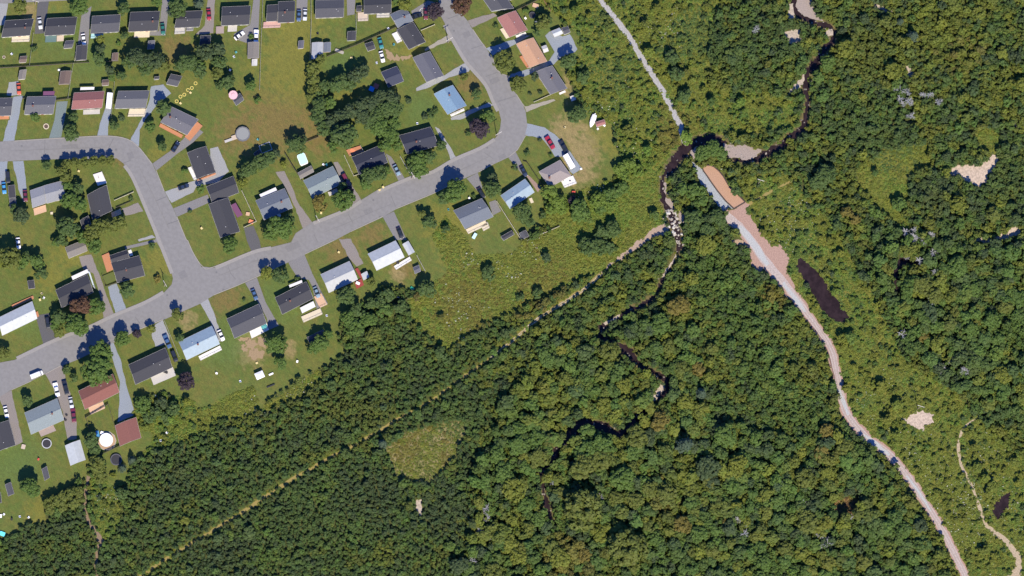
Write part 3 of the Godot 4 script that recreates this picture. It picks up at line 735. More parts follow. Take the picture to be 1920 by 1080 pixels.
# ---------------------------------------------------------------- houses
# sheet | roof corners: first, along the ridge line, across | roof colour | ridge (u along first pair, v across, f flat, h hip) | short name | label | decks (sheet coords, colour)
const HOUSES := [
	["A", [48, 185, 305, 168, 12, 335], "charcoal", "u", "first bungalow of the top row", "charcoal-roofed bungalow with a cream deck, first from the left in the top row", [[108, 325, 268, 320, 104, 378, "cream"]]],
	["A", [425, 165, 695, 152, 400, 320], "charcoal", "u", "teal-decked bungalow", "charcoal-roofed bungalow with a teal-covered deck, second in the top row", [[410, 322, 510, 318, 405, 380, "teal"], [512, 322, 575, 318, 510, 372, "beige"]]],
	["A", [830, 145, 1085, 130, 815, 300], "slate", "u", "turquoise-patio bungalow", "slate-roofed bungalow with a small turquoise patio, third in the top row", [[820, 306, 930, 302, 816, 345, "aqua"]]],
	["A", [1175, 110, 1440, 100, 1155, 285], "charcoal", "u", "bungalow by the green car", "charcoal-roofed bungalow with a cream deck, beside the green car", [[1210, 284, 1348, 280, 1206, 338, "cream"]]],
	["A", [1600, 105, 1825, 95, 1570, 250], "charcoal", "u", "bungalow by the red car", "charcoal-roofed bungalow with a pale stepped deck, beside the red car", [[1575, 255, 1668, 250, 1570, 306, "stone"], [1678, 245, 1740, 242, 1676, 280, "grey"]]],
	["B", [80, 62, 335, 52, 70, 230], "charcoal", "u", "bungalow by two white vehicles", "charcoal-roofed bungalow beside the driveway with two white vehicles", [[132, 232, 215, 228, 128, 285, "stone"], [24, 238, 95, 235, 24, 302, "taupe"]]],
	["B", [585, 15, 735, 8, 580, 205], "charcoal", "u", "pink-decked stepped house", "dark-roofed house in two stepped blocks with a pink deck", [[452, 198, 608, 192, 446, 252, "pink"]], [[485, 46, 582, 40, 476, 194]]],
	["B", [920, 5, 1175, -4, 918, 162], "slate", "u", "bungalow at the top edge", "slate-roofed bungalow just inside the top edge, between two grey driveways", []],
	["B", [1355, -20, 1600, -30, 1355, 125], "charcoal", "u", "valley-roofed house", "dark-roofed house with a pale line across its roof and beige decks", [[1300, 112, 1392, 108, 1300, 190, "beige"], [1470, 110, 1585, 106, 1470, 158, "stone"]]],
	["B", [1590, 130, 1730, 68, 1660, 250], "bluegrey", "u", "house below the basketball driveway", "blue-grey roofed house below the driveway with basketball markings", []],
	["B", [1650, 268, 1800, 200, 1762, 445], "charcoal", "v", "white-decked dark house", "dark-roofed house with a white deck on its left end", [[1606, 305, 1650, 285, 1655, 388, "white"]]],
	["P", [774, 108, 806, 96, 800, 154], "steel", "v", "steel-grey bungalow", "steel-grey roofed bungalow above the curving pale driveway", []],
	["C", [65, 845, 235, 765, 190, 1030], "skyblue", "v", "pale blue roofed bungalow", "bungalow with a bright pale blue roof beside the road bend", [[210, 1030, 330, 975, 222, 1050, "white"]]],
	["C", [635, 160, 800, 95, 745, 335], "dustyred", "v", "dusty red roofed bungalow", "bungalow with a dusty red roof beside the walled garden", [[660, 262, 690, 250, 715, 348, "cream"], [800, 320, 890, 288, 808, 338, "white"]]],
	["C", [805, 395, 960, 338, 930, 610], "peach", "v", "peach-roofed bungalow", "bungalow with a peach-coloured roof beside the gravel yard", [[835, 510, 862, 498, 905, 615, "orange"]]],
	["C", [980, 645, 1130, 590, 1115, 850], "greyflat", "v", "grey bungalow at the bend", "grey-roofed bungalow at the bend, next below the peach-roofed one", [[1190, 835, 1245, 812, 1198, 852, "white"]]],
	["C", [480, -50, 680, -75, 585, 100], "slate", "v", "bungalow above the dusty red roof", "slate-roofed bungalow cut by the top edge, above the dusty red roof", []],
	["A", [-90, 885, 115, 880, -105, 1045], "slate", "u", "bungalow at the left edge", "slate-roofed bungalow cut by the left edge, above the upper road", [[-60, 1046, 80, 1042, -60, 1075, "orange"]]],
	["A", [245, 870, 505, 865, 218, 1030], "stonegrey", "u", "bungalow by the teal driveway", "grey-roofed bungalow beside the teal-grey driveway", [[390, 822, 492, 820, 386, 866, "purple"]]],
	["A", [665, 835, 940, 820, 643, 985], "brickred", "u", "brick-red roofed bungalow", "bungalow with a brick-red roof beside the white camper", [[750, 988, 900, 982, 748, 1030, "stone"], [725, 785, 850, 782, 722, 810, "porch"]]],
	["A", [1065, 820, 1345, 815, 1032, 975], "stonegrey", "u", "bungalow by the wide cream deck", "slate-roofed bungalow with a wide cream deck beside the gravel driveway", [[1165, 980, 1318, 978, 1150, 1048, "cream"]]],
	["P", [322, 200, 372, 224, 301, 229], "greyflat", "u", "orange-decked grey house", "grey-roofed house wrapped by an orange deck", [[370, 228, 380, 236, 346, 256, "orange"], [301, 231, 343, 253, 298, 237, "orange"]]],
	["D", [1685, 295, 1855, 235, 1770, 530], "charcoal", "v", "house by the concrete yard", "charcoal-roofed house beside the pale concrete yard", [[1690, 430, 1720, 420, 1745, 540, "white"], [1772, 534, 1940, 472, 1778, 552, "orange"]]],
	["P", [391, 383, 428, 371, 413, 446], "charcoal", "v", "purple-canopy house", "black-roofed house with a purple canopy on its right side", [[432, 385, 442, 380, 445, 408, "purple"]]],
	["E", [380, 725, 640, 615, 455, 900], "bluegrey", "u", "narrow-patio bungalow", "blue-grey roofed bungalow with a narrow white porch roof behind it", [[415, 670, 560, 605, 430, 700, "porch"]]],
	["E", [810, 545, 1075, 415, 890, 705], "tealgrey", "u", "bungalow by the mint pool", "teal-grey roofed bungalow below the mint-covered pool", [[1030, 650, 1110, 612, 1045, 685, "stone"]]],
	["E", [1245, 335, 1505, 225, 1310, 490], "blackroof", "u", "black and navy roofed house", "black-roofed house with an orange patio behind and a silver car beside it", [[1195, 270, 1320, 230, 1225, 325, "orange"]]],
	["P", [748, 254, 807, 238, 763, 289], "blackroof", "u", "navy-roofed house", "navy-black roofed house half hidden by trees above the road", []],
	["F", [240, 815, 495, 705, 345, 980], "bluegrey", "u", "house by the meadow", "blue-grey speckled roof house with a cream deck facing the meadow", [[352, 985, 525, 905, 375, 1025, "cream"], [490, 950, 545, 920, 510, 1000, "cream"]]],
	["F", [665, 680, 885, 530, 750, 800], "paleblue", "u", "pale blue-grey house", "pale blue-grey roofed house beside a dark round tree", [[920, 708, 945, 698, 940, 750, "cream"]]],
	["F", [1010, 465, 1200, 360, 1110, 605], "taupe", "h", "taupe-roofed house", "house with a taupe hipped roof beside the long white camper", [[1205, 540, 1315, 500, 1240, 610, "white"]]],
	["D", [395, 590, 565, 545, 420, 750], "pewter", "u", "peach-decked grey house", "pale grey roofed house in two blocks with a peach deck", [[300, 798, 410, 762, 310, 858, "peach"]], [[270, 635, 393, 592, 292, 790]]],
	["D", [785, 675, 960, 585, 835, 905], "charcoal", "v", "hedged house", "charcoal-roofed house with a white patio inside a tall hedge", [[836, 490, 915, 465, 880, 592, "white"], [1000, 835, 1080, 800, 1010, 880, "peach"]]],
	["G", [1000, 205, 1250, 140, 1055, 385], "charcoal", "u", "junction house", "dark-roofed house with an orange deck at its left end, by the road junction", [[915, 140, 980, 112, 962, 290, "orange"], [1152, 95, 1180, 85, 1170, 148, "white"], [918, 325, 1022, 282, 958, 400, "grass"]], [[985, 140, 1142, 88, 1008, 215]]],
	["G", [500, 450, 785, 310, 555, 610], "charcoal", "u", "house behind the copper tree", "charcoal-roofed house with a white-edged patio, behind the copper tree", [[642, 328, 785, 262, 655, 360, "porch"], [790, 270, 808, 290, 838, 420, "paleaqua"]]],
	["G", [-25, 705, 290, 552, 20, 860], "whitemetal", "u", "white metal-roofed house", "white metal-roofed house with orange-brown decks at the left edge", [[105, 585, 298, 500, 112, 612, "orange"], [298, 660, 340, 640, 310, 705, "orange"]]],
	["P", [335, 641, 397, 611, 350, 675], "paleblue", "u", "sky-blue metal roofed bungalow", "bungalow with a pale sky-blue metal roof just below the road", [[372, 668, 412, 648, 376, 676, "white"]]],
	["P", [241, 684, 310, 652, 254, 721], "charcoal", "u", "house above the purple tree", "charcoal-roofed house with a cluttered pale patio, above a purple tree", [[282, 706, 324, 688, 288, 722, "stone"]]],
	["I", [705, 280, 1015, 125, 765, 445], "rustred", "u", "rust-red roofed house", "house with a rust-red roof and a peach deck facing its pool", [[795, 430, 925, 372, 815, 492, "peach"]]],
	["I", [220, 475, 515, 345, 280, 670], "greygreen", "u", "house by the pickups", "grey-green speckled roof house beside a driveway of parked pickups", [[345, 640, 480, 585, 370, 690, "taupe"]]],
	["I", [-130, 620, 80, 540, -70, 845], "charcoal", "v", "lower left house", "dark-roofed house cut by the left edge, beside the white parked car", []],
	["H", [120, 710, 410, 575, 190, 885], "slate", "u", "umbrella-deck bungalow", "dark grey roofed bungalow with a white deck and a teal umbrella", [[325, 822, 480, 745, 345, 885, "white"]]],
	["H", [555, 520, 835, 375, 620, 670], "charcoal", "u", "white-porch house", "black-roofed house with a white porch roof and a beige deck", [[780, 610, 900, 550, 800, 660, "porch"], [790, 690, 960, 615, 812, 742, "cream"], [905, 510, 970, 480, 960, 610, "peach"], [680, 405, 795, 360, 688, 428, "porch"]]],
	["H", [965, 310, 1225, 190, 1040, 475], "silver", "u", "red-decked silver bungalow", "silver metal-roofed bungalow with a red deck at its right end", [[1270, 380, 1335, 345, 1290, 440, "red"], [1275, 260, 1300, 250, 1325, 345, "red"]]],
	["H", [1390, 125, 1640, 5, 1470, 275], "whitemetal", "u", "white-roofed bungalow", "white-roofed bungalow with chairs on its white back deck", [[1625, 235, 1765, 150, 1645, 268, "white"]]],
]
const ROOFS := {"charcoal": [0.045, 0.046, 0.056], "slate": [0.072, 0.074, 0.088], "steel": [0.105, 0.108, 0.135], "bluegrey": [0.135, 0.155, 0.19], "skyblue": [0.17, 0.27, 0.38], "paleblue": [0.23, 0.31, 0.38], "tealgrey": [0.19, 0.235, 0.25], "brickred": [0.245, 0.105, 0.10], "dustyred": [0.31, 0.14, 0.125], "rustred": [0.21, 0.085, 0.07], "peach": [0.46, 0.27, 0.17], "greyflat": [0.125, 0.125, 0.145], "stonegrey": [0.115, 0.118, 0.135], "blackroof": [0.030, 0.034, 0.055], "taupe": [0.27, 0.235, 0.23], "pewter": [0.24, 0.25, 0.28], "whitemetal": [0.40, 0.43, 0.45], "greygreen": [0.21, 0.25, 0.265], "silver": [0.33, 0.345, 0.36], "brown": [0.14, 0.10, 0.085], "woodgrey": [0.19, 0.175, 0.16], "white": [0.55, 0.54, 0.52], "navy": [0.04, 0.047, 0.08]}
const DECKS := {"cream": [0.62, 0.54, 0.40], "teal": [0.10, 0.17, 0.17], "beige": [0.52, 0.43, 0.34], "aqua": [0.35, 0.60, 0.62], "stone": [0.48, 0.46, 0.43], "grey": [0.22, 0.22, 0.24], "taupe": [0.32, 0.26, 0.24], "pink": [0.50, 0.31, 0.27], "white": [0.70, 0.69, 0.67], "orange": [0.46, 0.20, 0.10], "purple": [0.13, 0.045, 0.10], "peach": [0.58, 0.38, 0.25], "grass": [0.10, 0.125, 0.025], "paleaqua": [0.50, 0.60, 0.66], "red": [0.28, 0.045, 0.04]}

func roof_mat(c: String) -> StandardMaterial3D:
	var v: Array = ROOFS[c]
	var shiny: bool = c in ["whitemetal", "silver", "paleblue"]
	return mat("roof_" + c, Color(v[0], v[1], v[2]) * 1.0, 0.55 if shiny else 0.9, grain("metal", 0.02, 0.86, 1.0, 4) if shiny else grain("shingle", 0.055, 0.68, 1.0, 5), 9.0 if shiny else 6.0)

# one roofed block: walls with gables, roof slab, trim along its edge; q = roof corners at eave height, in the thing's own axes
func block(t: Node3D, q: Array, rise: float, ridge: String, wallm: Material, roofm: Material, trimm: Material) -> void:
	var eave: float = q[0].y
	var w: Array = []
	var mid: Vector3 = (q[0] + q[1] + q[2] + q[3]) * 0.25
	for c in q: w.append(c.lerp(mid, 0.07))
	var s := 0 if ridge in ["u", "h", "f"] else 1          # ridge joins the midpoints of sides s+3 and s+1
	var e0: Vector3 = (q[s] + q[(s + 3) % 4]) * 0.5
	var e1: Vector3 = (q[(s + 1) % 4] + q[(s + 2) % 4]) * 0.5
	var lift := Vector3(0, rise, 0)
	var r0 := e0 + lift
	var r1 := e1 + lift
	if ridge == "h":
		r0 = e0.lerp(e1, 0.28) + lift
		r1 = e0.lerp(e1, 0.72) + lift
	var st := begin()
	for i in 4:
		var j := (i + 1) % 4
		var a: Vector3 = w[i]
		var b: Vector3 = w[j]
		face(st, [Vector3(a.x, 0, a.z), Vector3(b.x, 0, b.z), b, a], (a + b) * 0.5 - mid)
	if ridge in ["u", "v"]:
		for pair in [[(s + 3) % 4, s, r0], [(s + 1) % 4, (s + 2) % 4, r1]]:
			var g: Vector3 = pair[2].lerp((r0 + r1) * 0.5, 0.07) - Vector3(0, 0.1, 0)
			face(st, [w[pair[0]], w[pair[1]], g], pair[2] - mid)
	part("wall", done(st), wallm, t)
	var rt := begin()
	var th := Vector3(0, -0.16, 0)
	var slopes: Array = [[q[s], q[(s + 1) % 4], r1, r0], [q[(s + 2) % 4], q[(s + 3) % 4], r0, r1]]
	if ridge == "h":
		slopes.append([q[(s + 3) % 4], q[s], r0])
		slopes.append([q[(s + 1) % 4], q[(s + 2) % 4], r1])
	for f in slopes:
		face(rt, f, Vector3.UP)
		var low: Array = []
		for v in f: low.append(v + th)
		face(rt, low, Vector3.DOWN)
	var roof := part("roof", done(rt), roofm, t)
	var rc := begin()
	var side := (r1 - r0).cross(Vector3.UP).normalized() * 0.14
	slab(rc, [r0 + side + Vector3(0, .03, 0), r1 + side + Vector3(0, .03, 0), r1 - side + Vector3(0, .03, 0), r0 - side + Vector3(0, .03, 0)], 0.06)
	part("ridge_cap", done(rc), roofm, roof)
	var tr := begin()
	var edge: Array = [q[s], q[(s + 1) % 4]]
	if ridge != "h": edge.append(r1)
	edge.append_array([q[(s + 2) % 4], q[(s + 3) % 4]])
	if ridge != "h": edge.append(r0)
	for i in edge.size():
		var a: Vector3 = edge[i]
		var b: Vector3 = edge[(i + 1) % edge.size()]
		var o := (a + b) * 0.5 - mid
		o.y = 0
		o = (o - (b - a).normalized() * o.dot((b - a).normalized())).normalized() * 0.05
		o.y = 0
		face(tr, [a + o, b + o, b + o - Vector3(0, 0.24, 0), a + o - Vector3(0, 0.24, 0)], o)
		face(tr, [a + o, b + o, b + Vector3(0, -0.004, 0), a + Vector3(0, -0.004, 0)], Vector3.UP)
		face(tr, [a + th, b + th, b + o - Vector3(0, 0.24, 0), a + o - Vector3(0, 0.24, 0)], Vector3.DOWN)
	part("fascia", done(tr), trimm, t)

func openings(t: Node3D, q: Array, frame: Material, glass: Material, doorm: Material) -> void:    # windows and a door on the walls
	var mid: Vector3 = (q[0] + q[1] + q[2] + q[3]) * 0.25
	for i in 4:
		var a: Vector3 = q[i].lerp(mid, 0.07)
		var b: Vector3 = q[(i + 1) % 4].lerp(mid, 0.07)
		var along := b - a
		along.y = 0
		var len_ := along.length()
		var x := along.normalized()
		var z := x.cross(Vector3.UP)
		if z.dot((a + b) * 0.5 - mid) < 0: z = -z
		var bas := Basis(x, Vector3.UP, z)
		var k := 3 if len_ > 9.0 else 1
		for n in k:
			var p := a.lerp(b, (n + 0.5 + (0.18 if n == 1 else 0.0)) / k)
			p.y = 1.55
			var f := part("window", box_mesh(Vector3.ZERO, Vector3(1.5, 1.1, 0.10), bas), frame, t, p + z * 0.03)
			part("pane", box_mesh(Vector3.ZERO, Vector3(1.3, 0.9, 0.03), bas), glass, f, z * 0.06)
		if i in [0, 2] and len_ > 6.0:
			var p := a.lerp(b, 0.36)
			p.y = 1.05
			var d := part("door", box_mesh(Vector3.ZERO, Vector3(0.95, 2.05, 0.08), bas), doorm, t, p + z * 0.04)
			part("handle", box_mesh(Vector3.ZERO, Vector3(0.05, 0.14, 0.07), bas), frame, d, x * 0.36 + z * 0.06)

func corners(s: String, c: Array, h: float, org: Vector3) -> Array:     # four corners, in the thing's own axes, of an oblong measured at height h
	var a := at(T(s, c[0], c[1]), h) - org
	var b := at(T(s, c[2], c[3]), h) - org
	var d := at(T(s, c[4], c[5]), h) - org
	return [a, b, b + d - a, d]

func build_houses() -> void:
	var walls := [Color(0.72, 0.70, 0.66), Color(0.62, 0.60, 0.52), Color(0.55, 0.56, 0.57), Color(0.70, 0.64, 0.50), Color(0.44, 0.47, 0.50), Color(0.68, 0.68, 0.68)]
	var trim := mat("trim", Color(0.42, 0.41, 0.39), 0.7)
	var glass := mat("glass", Color(0.03, 0.035, 0.04), 0.08)
	var doors := [mat("door_a", Color(0.25, 0.06, 0.05), 0.6), mat("door_b", Color(0.6, 0.58, 0.54), 0.6), mat("door_c", Color(0.05, 0.09, 0.14), 0.6)]
	for i in HOUSES.size():
		var d: Array = HOUSES[i]
		var c: Array = d[1]
		var eh := 3.0
		var centre := Vector2((c[2] + c[4]) * 0.5, (c[3] + c[5]) * 0.5)
		var org := at(T(d[0], centre.x, centre.y), eh)
		org.y = 0.0
		var t := thing("house", org, 0.0, d[5], "house", "houses of the suburb")
		var q := corners(d[0], c, eh, org)
		landmarks.append([plan(org), d[4]])
		var wm := mat("siding_%d" % (i % 6), walls[i % 6], 0.8, grain("siding", 0.03, 0.85, 1.0, 2), 3.0)
		var rm := roof_mat(d[2])
		var across: float = (q[3] - q[0]).length() if d[3] != "v" else (q[1] - q[0]).length()
		block(t, q, across * (0.2 if d[2] != "greyflat" else 0.12), d[3], wm, rm, trim)
		openings(t, q, trim, glass, doors[i % 3])
		var foot := PackedVector2Array()
		for v in q: foot.append(plan(v + org))
		fill(foot, NONE)
		if d.size() > 7:
			for e in d[7]: block(t, corners(d[0], e, eh - 0.25, org), across * 0.14, "u", wm, rm, trim)
		for e in d[6]:
			var dq := corners(d[0], e, 0.55, org)
			if e[6] in ["purple", "porch"]:
				dq = corners(d[0], e, 2.4, org)
				var cs := begin()
				slab(cs, dq, 0.08)
				for v in dq: tube(cs, Vector3(v.x, 0, v.z), v, 0.05, 0.05, 5)
				part("canopy" if e[6] == "purple" else "porch_roof", done(cs), mat("deck_purple", Color(0.13, 0.045, 0.10), 0.8) if e[6] == "purple" else mat("porch_white", Color(0.58, 0.57, 0.56), 0.6), t)
			else:
				var col: Array = DECKS[e[6]]
				var ds := begin()
				slab(ds, dq, 0.5)
				part("deck" if e[6] != "grass" else "fenced_lawn", done(ds), mat("deck_" + e[6], Color(col[0], col[1], col[2]), 0.85, grain("boards", 0.05, 0.62, 1.0, 4), 2.5), t)
				if i % 2 == 0 and e[6] != "grass":
					var rs := begin()
					for k in [1, 2]:
						var a: Vector3 = dq[k]
						var b: Vector3 = dq[k + 1]
						var x := (b - a).normalized()
						box(rs, (a + b) * 0.5 + Vector3(0, 0.95, 0), Vector3((b - a).length(), 0.08, 0.08), Basis(x, Vector3.UP, x.cross(Vector3.UP)))
						for n in 4: box(rs, a.lerp(b, n / 3.0) + Vector3(0, 0.47, 0), Vector3(0.07, 0.95, 0.07))
					part("railing", done(rs), trim, t)
			var df := PackedVector2Array()
			for v in dq: df.append(plan(v + org))
			fill(df, NONE)
		# roof fittings
		var r := RandomNumberGenerator.new()
		r.seed = i * 31 + 5
		var ridge_dir: Vector3 = ((q[1] - q[0]) if d[3] != "v" else (q[3] - q[0]))
		var cross_dir: Vector3 = ((q[3] - q[0]) if d[3] != "v" else (q[1] - q[0]))
		var top := Vector3(0, eh + across * 0.2, 0)
		for n in 1 + r.randi() % 2:
			var side := r.randf_range(-0.22, 0.22)
			var p: Vector3 = top + ridge_dir * r.randf_range(-0.3, 0.3) + cross_dir * side - Vector3(0, absf(side) * 2.0 * across * 0.2, 0)
			var vs := begin()
			tube(vs, Vector3(0, -0.3, 0), Vector3(0, 0.45, 0), 0.13, 0.13, 7)
			part("vent_pipe", done(vs), mat("vent", Color(0.55, 0.55, 0.55), 0.5), t, p)
		if i % 3 == 0:
			var p2: Vector3 = top + ridge_dir * r.randf_range(-0.35, 0.35) + cross_dir * 0.06
			part("chimney", box_mesh(Vector3.ZERO, Vector3(0.62, 1.5, 0.62)), mat("brick", Color(0.22, 0.10, 0.075), 0.9, grain("brick", 0.1, 0.6, 1.0), 1.0), t, p2)

# ---------------------------------------------------------------- garages and sheds
# sheet, corners, roof colour, ridge, eave height, kind, label
const SHEDS := [
	["A", [590, 368, 668, 362, 572, 435], "slate", "u", 2.0, "shed", "small dark-roofed shed with a teal wall behind the second top-row bungalow"],
	["A", [690, 412, 788, 405, 680, 545], "charcoal", "v", 2.3, "garage", "dark-roofed garage at the end of the white car's driveway"],
	["A", [1012, 478, 1066, 474, 1006, 546], "brown", "v", 2.0, "shed", "narrow dark brown shed beside the dark hedge trees"],
	["A", [1335, 368, 1396, 364, 1326, 442], "stonegrey", "v", 2.0, "shed", "small grey-roofed shed alone on the lawn below the green car"],
	["A", [182, 508, 244, 503, 172, 564], "brown", "u", 1.9, "shed", "tiny reddish-brown shed by the long boundary fence, upper left"],
	["A", [178, 632, 240, 626, 164, 716], "woodgrey", "v", 2.0, "shed", "weathered grey shed above the patio with the orange car"],
	["A", [545, 642, 642, 638, 530, 760], "brown", "v", 2.1, "shed", "red-brown roofed shed standing on the wide lawn above the brick-red roof"],
	["A", [1392, 690, 1436, 686, 1386, 716], "slate", "u", 1.6, "playhouse", "tiny playhouse beside the dark roofed rear shed and gravel drive"],
	["A", [1540, 665, 1640, 686, 1497, 756], "slate", "u", 2.3, "garage", "dark-roofed rear garage at the head of the gravel driveway"],
	["A", [1805, 322, 1898, 318, 1796, 412], "charcoal", "u", 2.3, "shed", "dark shed tucked against the tall trees below the red car"],
	["B", [312, 382, 412, 378, 310, 525], "woodgrey", "v", 2.3, "garage", "taupe-roofed garage behind the white pickup"],
	["B", [348, 532, 396, 530, 346, 590], "white", "v", 1.8, "shed", "small white-roofed shed touching the taupe garage"],
	["B", [768, 368, 817, 364, 762, 437], "steel", "v", 2.0, "shed", "lone grey shed in the middle of the long field"],
	["B", [888, 384, 988, 380, 884, 530], "silver", "v", 2.4, "shed", "silver metal shed with a white lean-to beside the long field"],
	["B", [993, 384, 1058, 380, 990, 470], "bluegrey", "v", 2.1, "shed", "narrow blue-grey shed touching the silver metal shed"],
	["B", [1208, 284, 1286, 280, 1204, 366], "charcoal", "v", 2.1, "shed", "black-roofed shed with white sides by the diagonal fence"],
	["B", [1362, 395, 1432, 372, 1390, 460], "charcoal", "u", 2.0, "shed", "black-roofed shed across the fence from the teal car"],
	["B", [1510, 650, 1650, 595, 1575, 785], "navy", "u", 2.4, "garage", "garage with a navy and silver roof above the curving gravel drive"],
	["B", [1292, 52, 1338, 48, 1288, 104], "charcoal", "u", 1.9, "shed", "small black shed beside the valley-roofed house"],
	["B", [170, 890, 240, 838, 206, 950], "slate", "u", 2.0, "shed", "grey-roofed shed beside the pink canopy"],
	["C", [1118, 282, 1196, 250, 1150, 332], "whitemetal", "u", 2.2, "shed", "pale metal shed on the edge of the gravel yard"],
	["C", [1215, 252, 1268, 232, 1240, 310], "slate", "u", 2.1, "shed", "dark shed at the top corner of the gravel yard"],
	["C", [1032, 420, 1075, 404, 1055, 475], "white", "u", 2.0, "shed", "white shed against the back of the peach-roofed bungalow"],
	["C", [1290, 870, 1340, 852, 1305, 910], "white", "v", 1.6, "shed", "tiny white hut alone above the dark tree, right of the bend"],
	["F", [668, 1050, 765, 995, 692, 1085], "charcoal", "u", 2.0, "shed", "dark shed with white end beside the light fence line"],
	["F", [832, 1020, 892, 990, 862, 1075], "slate", "v", 2.0, "shed", "dark shed at the corner of the long fence by the meadow"],
	["D", [72, 592, 132, 584, 82, 705], "charcoal", "v", 2.2, "shed", "black-roofed shed behind the black parked car"],
	["D", [84, 712, 142, 704, 92, 798], "slate", "v", 2.0, "shed", "dark grey shed below the black-roofed one, lower by the tree"],
	["D", [720, 905, 795, 860, 745, 985], "charcoal", "v", 2.1, "shed", "dark shed between two trees behind the hedged house"],
	["G", [585, 68, 752, 0, 620, 165], "woodgrey", "u", 2.2, "garage", "weathered grey garage at the top of the brown driveway"],
	["G", [248, 368, 305, 360, 258, 440], "charcoal", "v", 2.0, "shed", "small black-roofed shed on the lawn above the white metal-roofed house"],
	["I", [1035, 590, 1225, 515, 1080, 775], "rustred", "v", 2.5, "garage", "large garage with a rust-red roof beside the round swimming pool"],
	["I", [585, 770, 720, 718, 635, 950], "whitemetal", "v", 2.5, "garage", "white-roofed garage at the end of the brown driveway"],
	["J", [375, 120, 420, 92, 402, 222], "slate", "v", 2.0, "shed", "narrow dark shed with a white end beside the round tree, lower left"],
	["J", [45, 258, 98, 235, 75, 362], "slate", "v", 2.0, "shed", "grey shed with white front alone on the lower left lawn"],
	["J", [-60, 335, 5, 325, -50, 430], "charcoal", "v", 2.0, "shed", "dark shed cut by the left edge, low on the lawn"],
	["H", [1330, 308, 1382, 280, 1352, 362], "whitemetal", "v", 2.0, "shed", "pale shed beside the red deck"],
	["H", [1702, 38, 1755, 8, 1760, 138], "whitemetal", "v", 2.2, "shed", "white shed at the right end of the white-roofed bungalow"],
	["H", [1798, 248, 1850, 224, 1815, 305], "steel", "u", 1.8, "shed", "small grey shed on the lawn right of the white back deck"],
	["H", [840, 878, 985, 808, 872, 938], "charcoal", "u", 2.0, "shed", "low dark shed half under a tree behind the white-porch house"],
	["E", [760, 475, 880, 410, 785, 530], "woodgrey", "u", 2.2, "garage", "weathered brown-grey garage below the mint-covered pool"],
	["P", [387, 350, 437, 330, 398, 381], "charcoal", "u", 2.6, "garage", "black-roofed garage touching the purple-canopy house"],
	["E", [362, 300, 415, 262, 392, 345], "charcoal", "v", 1.8, "playhouse", "small playhouse with a black roof and pink step by the garden bed"],
	["F", [1518, 20, 1598, -5, 1530, 62], "dustyred", "u", 2.0, "shed", "small dusty red shed beside the white boat"],
	["A", [920, 720, 980, 715, 918, 770], "brown", "u", 1.9, "shed", "reddish-brown shed behind the white camper"],
	["P", [941, -8, 960, -14, 946, 3], "steel", "u", 2.0, "shed", "little grey shed at the top edge beside the walled garden"],
]

func build_sheds() -> void:
	var trim := mat("trim", Color(0.42, 0.41, 0.39), 0.7)
	for i in SHEDS.size():
		var d: Array = SHEDS[i]
		var c: Array = d[1]
		var org := at(T(d[0], (c[2] + c[4]) * 0.5, (c[3] + c[5]) * 0.5), d[4])
		org.y = 0.0
		var t := thing(d[5], org, 0.0, d[6], d[5], "sheds and garages in the yards")
		var q := corners(d[0], c, d[4], org)
		var across: float = (q[3] - q[0]).length() if d[3] != "v" else (q[1] - q[0]).length()
		block(t, q, across * 0.2, d[3], mat("shedwall_%d" % (i % 4), [Color(0.5, 0.47, 0.42), Color(0.66, 0.65, 0.62), Color(0.28, 0.22, 0.18), Color(0.36, 0.42, 0.42)][i % 4], 0.85), roof_mat(d[2]), trim)
		var a: Vector3 = q[3].lerp(q[1], 0.07)
		var b: Vector3 = q[2].lerp(q[0], 0.07)
		var x := b - a
		x.y = 0
		var wdt := minf(x.length() * 0.6, 2.4)
		x = x.normalized()
		var z := x.cross(Vector3.UP)
		if z.dot(a) < 0: z = -z
		var dr := part("door", box_mesh(Vector3.ZERO, Vector3(wdt, d[4] * 0.8, 0.08), Basis(x, Vector3.UP, z)), mat("shed_door", Color(0.55, 0.53, 0.49), 0.7), t, (a + b) * 0.5 * Vector3(1, 0, 1) + Vector3(0, d[4] * 0.41, 0) + z * 0.03)
		part("handle", box_mesh(Vector3.ZERO, Vector3(0.05, 0.16, 0.08), Basis(x, Vector3.UP, z)), mat("vent", Color(0.55, 0.55, 0.55), 0.5), dr, x * wdt * 0.3 + z * 0.06)
		var foot := PackedVector2Array()
		for v in q: foot.append(plan(v + org))
		fill(foot, NONE)

